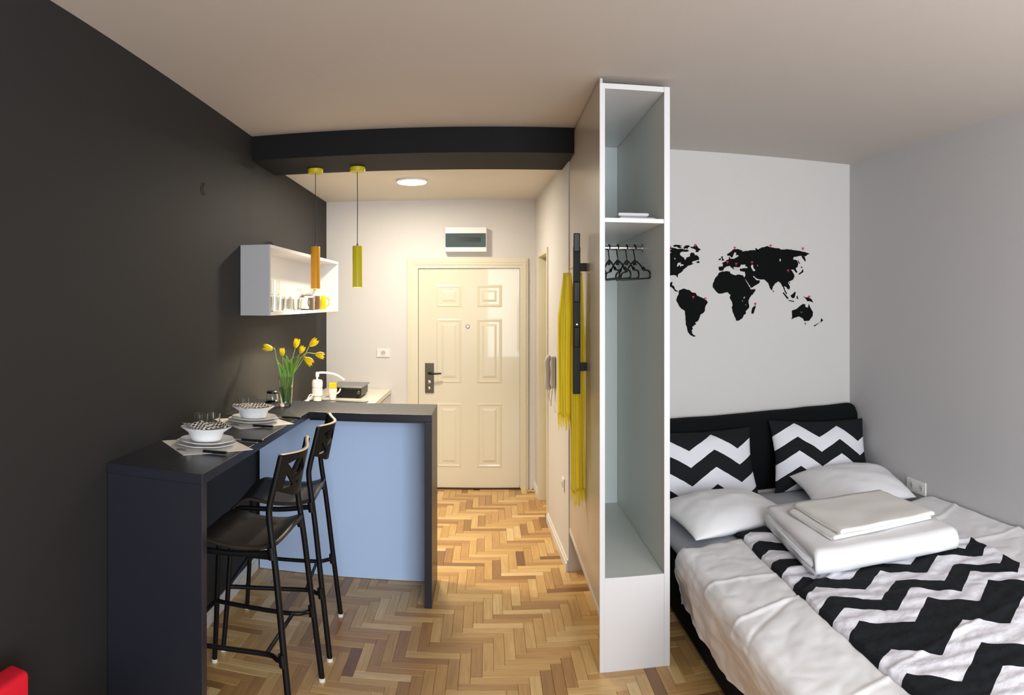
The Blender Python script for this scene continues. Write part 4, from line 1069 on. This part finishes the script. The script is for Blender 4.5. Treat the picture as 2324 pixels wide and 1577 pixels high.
CL = chevron_mat('chevron_left', 1, .315, .100, -.055, bands(.176, 4, .098, .105))
CRm = chevron_mat('chevron_right', 1, .290, .092, -.105, bands(.180, 4, .095, .090), tilt=.10)
pillow('chevron_pillow', .68, .44, .20, (1.285, 4.055, .600), (lean, 0, 0), CL, 'black and white chevron pillow against the headboard beside the wardrobe', 'pillow', 1, group='chevron pillows against the headboard', pinch=.075)
pillow('chevron_pillow', .69, .46, .20, (2.085, 4.040, .606), (lean, .05, -.04), CRm, 'black and white chevron pillow against the headboard in the room corner', 'pillow', 6, group='chevron pillows against the headboard', pinch=.075)
pillow('white_pillow', .60, .56, .15, (1.240, 3.525, .490), (math.radians(2), math.radians(0), .14), M['white_cotton'], 'plain white pillow lying in front of the chevron pillow beside the wardrobe', 'pillow', 11, sag=.03, group='plain white pillows on the bed')
pillow('white_pillow', .64, .48, .17, (2.110, 3.675, .500), (math.radians(10), math.radians(0), -.10), M['white_cotton'], 'plain white pillow leaning on the chevron pillow in the room corner', 'pillow', 17, sag=.03, group='plain white pillows on the bed')

# folded bedding stack
def ufold(path_fn, x0, x1, y0, y1, z0, z1, th, name, m, parent, seed, rot, ctr, nx=40):
    """a thick cloth folded once: two layers joined by a round bend at the near side"""
    zm = (z0+z1)/2; R = (z1-z0)/2; prof = []
    n1 = 16
    for k in range(n1+1): prof.append((y1-(y1-y0-R)*k/n1, z1, 0, 1))
    for k in range(1, 12): a = PI/2+PI*k/12; prof.append((y0+R+R*math.cos(a), zm+R*math.sin(a), math.cos(a), math.sin(a)))
    for k in range(n1+1): prof.append((y0+R+(y1-y0-R)*k/n1, z0, 0, -1))
    inner = [(y-ny*th, z-nz_*th) for y, z, ny, nz_ in prof]
    ring = [(y, z) for y, z, _, _ in prof]+list(reversed(inner)); n_ = len(ring); mb = MB(); c, s = math.cos(rot), math.sin(rot)
    for i in range(nx+1):
        u = i/nx; x = x0+(x1-x0)*u; ins = 1-.0*u
        e = min(u, 1-u)*(x1-x0); rd_ = max(0, 1-min(1, e/.02))
        for j, (y, z) in enumerate(ring):
            top = 1 if z > zm else 0
            zz = z-(.010*rd_**2 if top else 0)+.005*noise.noise(Vector((x*7+seed, y*7, z*5)))*top
            xx = x+.006*noise.noise(Vector((y*5+seed, z*30, 2)))*(abs(u-.5)*2)**4
            yy = y+.006*noise.noise(Vector((x*6+seed, z*12, 5)))
            dx, dy = xx-ctr[0], yy-ctr[1]; mb.v.append((ctr[0]+c*dx-s*dy, ctr[1]+s*dx+c*dy, zz))
    for i in range(nx):
        for j in range(n_):
            a = i*n_+j; b = i*n_+(j+1) % n_; mb.f.append((a, b, b+n_, a+n_))
    mb.f.append(tuple(reversed(range(n_)))); mb.f.append(tuple(nx*n_+j for j in range(n_)))
    return obj(name, mb, m, parent, smooth='all')
zb_ = .484
ctr = (1.63, 2.82)
fd = thing('folded_duvet', 'thick white duvet folded in layers on the chevron blanket', 'duvet', (1.63, 2.82, zb_))
ufold(None, 1.305, 1.985, 2.46, 3.16, zb_, zb_+.104, .026, 'outer_layer', M['white_cotton'], fd, 1, -.10, ctr)
ufold(None, 1.297, 1.975, 2.50, 3.15, zb_+.027, zb_+.0765, .0235, 'inner_layer', M['white_cotton'], fd, 5, -.10, ctr)
z1_ = zb_+.108
ctr = (1.655, 2.84)
f1 = thing('folded_sheet', 'white folded bed sheet, lower of the two on the folded duvet', 'sheet', (1.65, 2.8, z1_), 'folded sheets on the folded duvet')
ufold(None, 1.385, 1.915, 2.590, 3.03, z1_, z1_+.020, .0085, 'sheet_fold', M['warm_cotton'], f1, 9, .02, ctr)
f2 = thing('folded_sheet', 'white folded bed sheet, topmost of the stack on the folded duvet', 'sheet', (1.65, 2.8, z1_+.025), 'folded sheets on the folded duvet')
ufold(None, 1.420, 1.925, 2.575, 3.04, z1_+.0225, z1_+.0425, .0085, 'sheet_fold', M['warm_cotton'], f2, 14, .00, ctr)

# ------------------------------------------------------------------ red chair at the lower left corner
ra = thing('red_armchair', 'red fabric chair, only its back corner showing in front of the dark wall', 'armchair', (-1.0, 1.25, 0))
obj('backrest', MB().box((-1.248, .98, .25), (-1.178, 1.522, .582)), M['red_fabric'], ra, bevel=.016, seg=4, smooth='all')
obj('seat', MB().box((-1.178, .99, .26), (-.72, 1.51, .40)), M['red_fabric'], ra, bevel=.03, seg=4, smooth='all')
obj('base', MB().box((-1.24, 1.0, .10), (-.73, 1.50, .26)), M['red_fabric'], ra, bevel=.015, seg=3, smooth='all')
for a in (-1.20, -.77):
    for b in (1.04, 1.46): obj('leg', MB().tube([(a, b, 0), (a, b, .10)], [.014, .02], 12), M['black_seat'], ra)
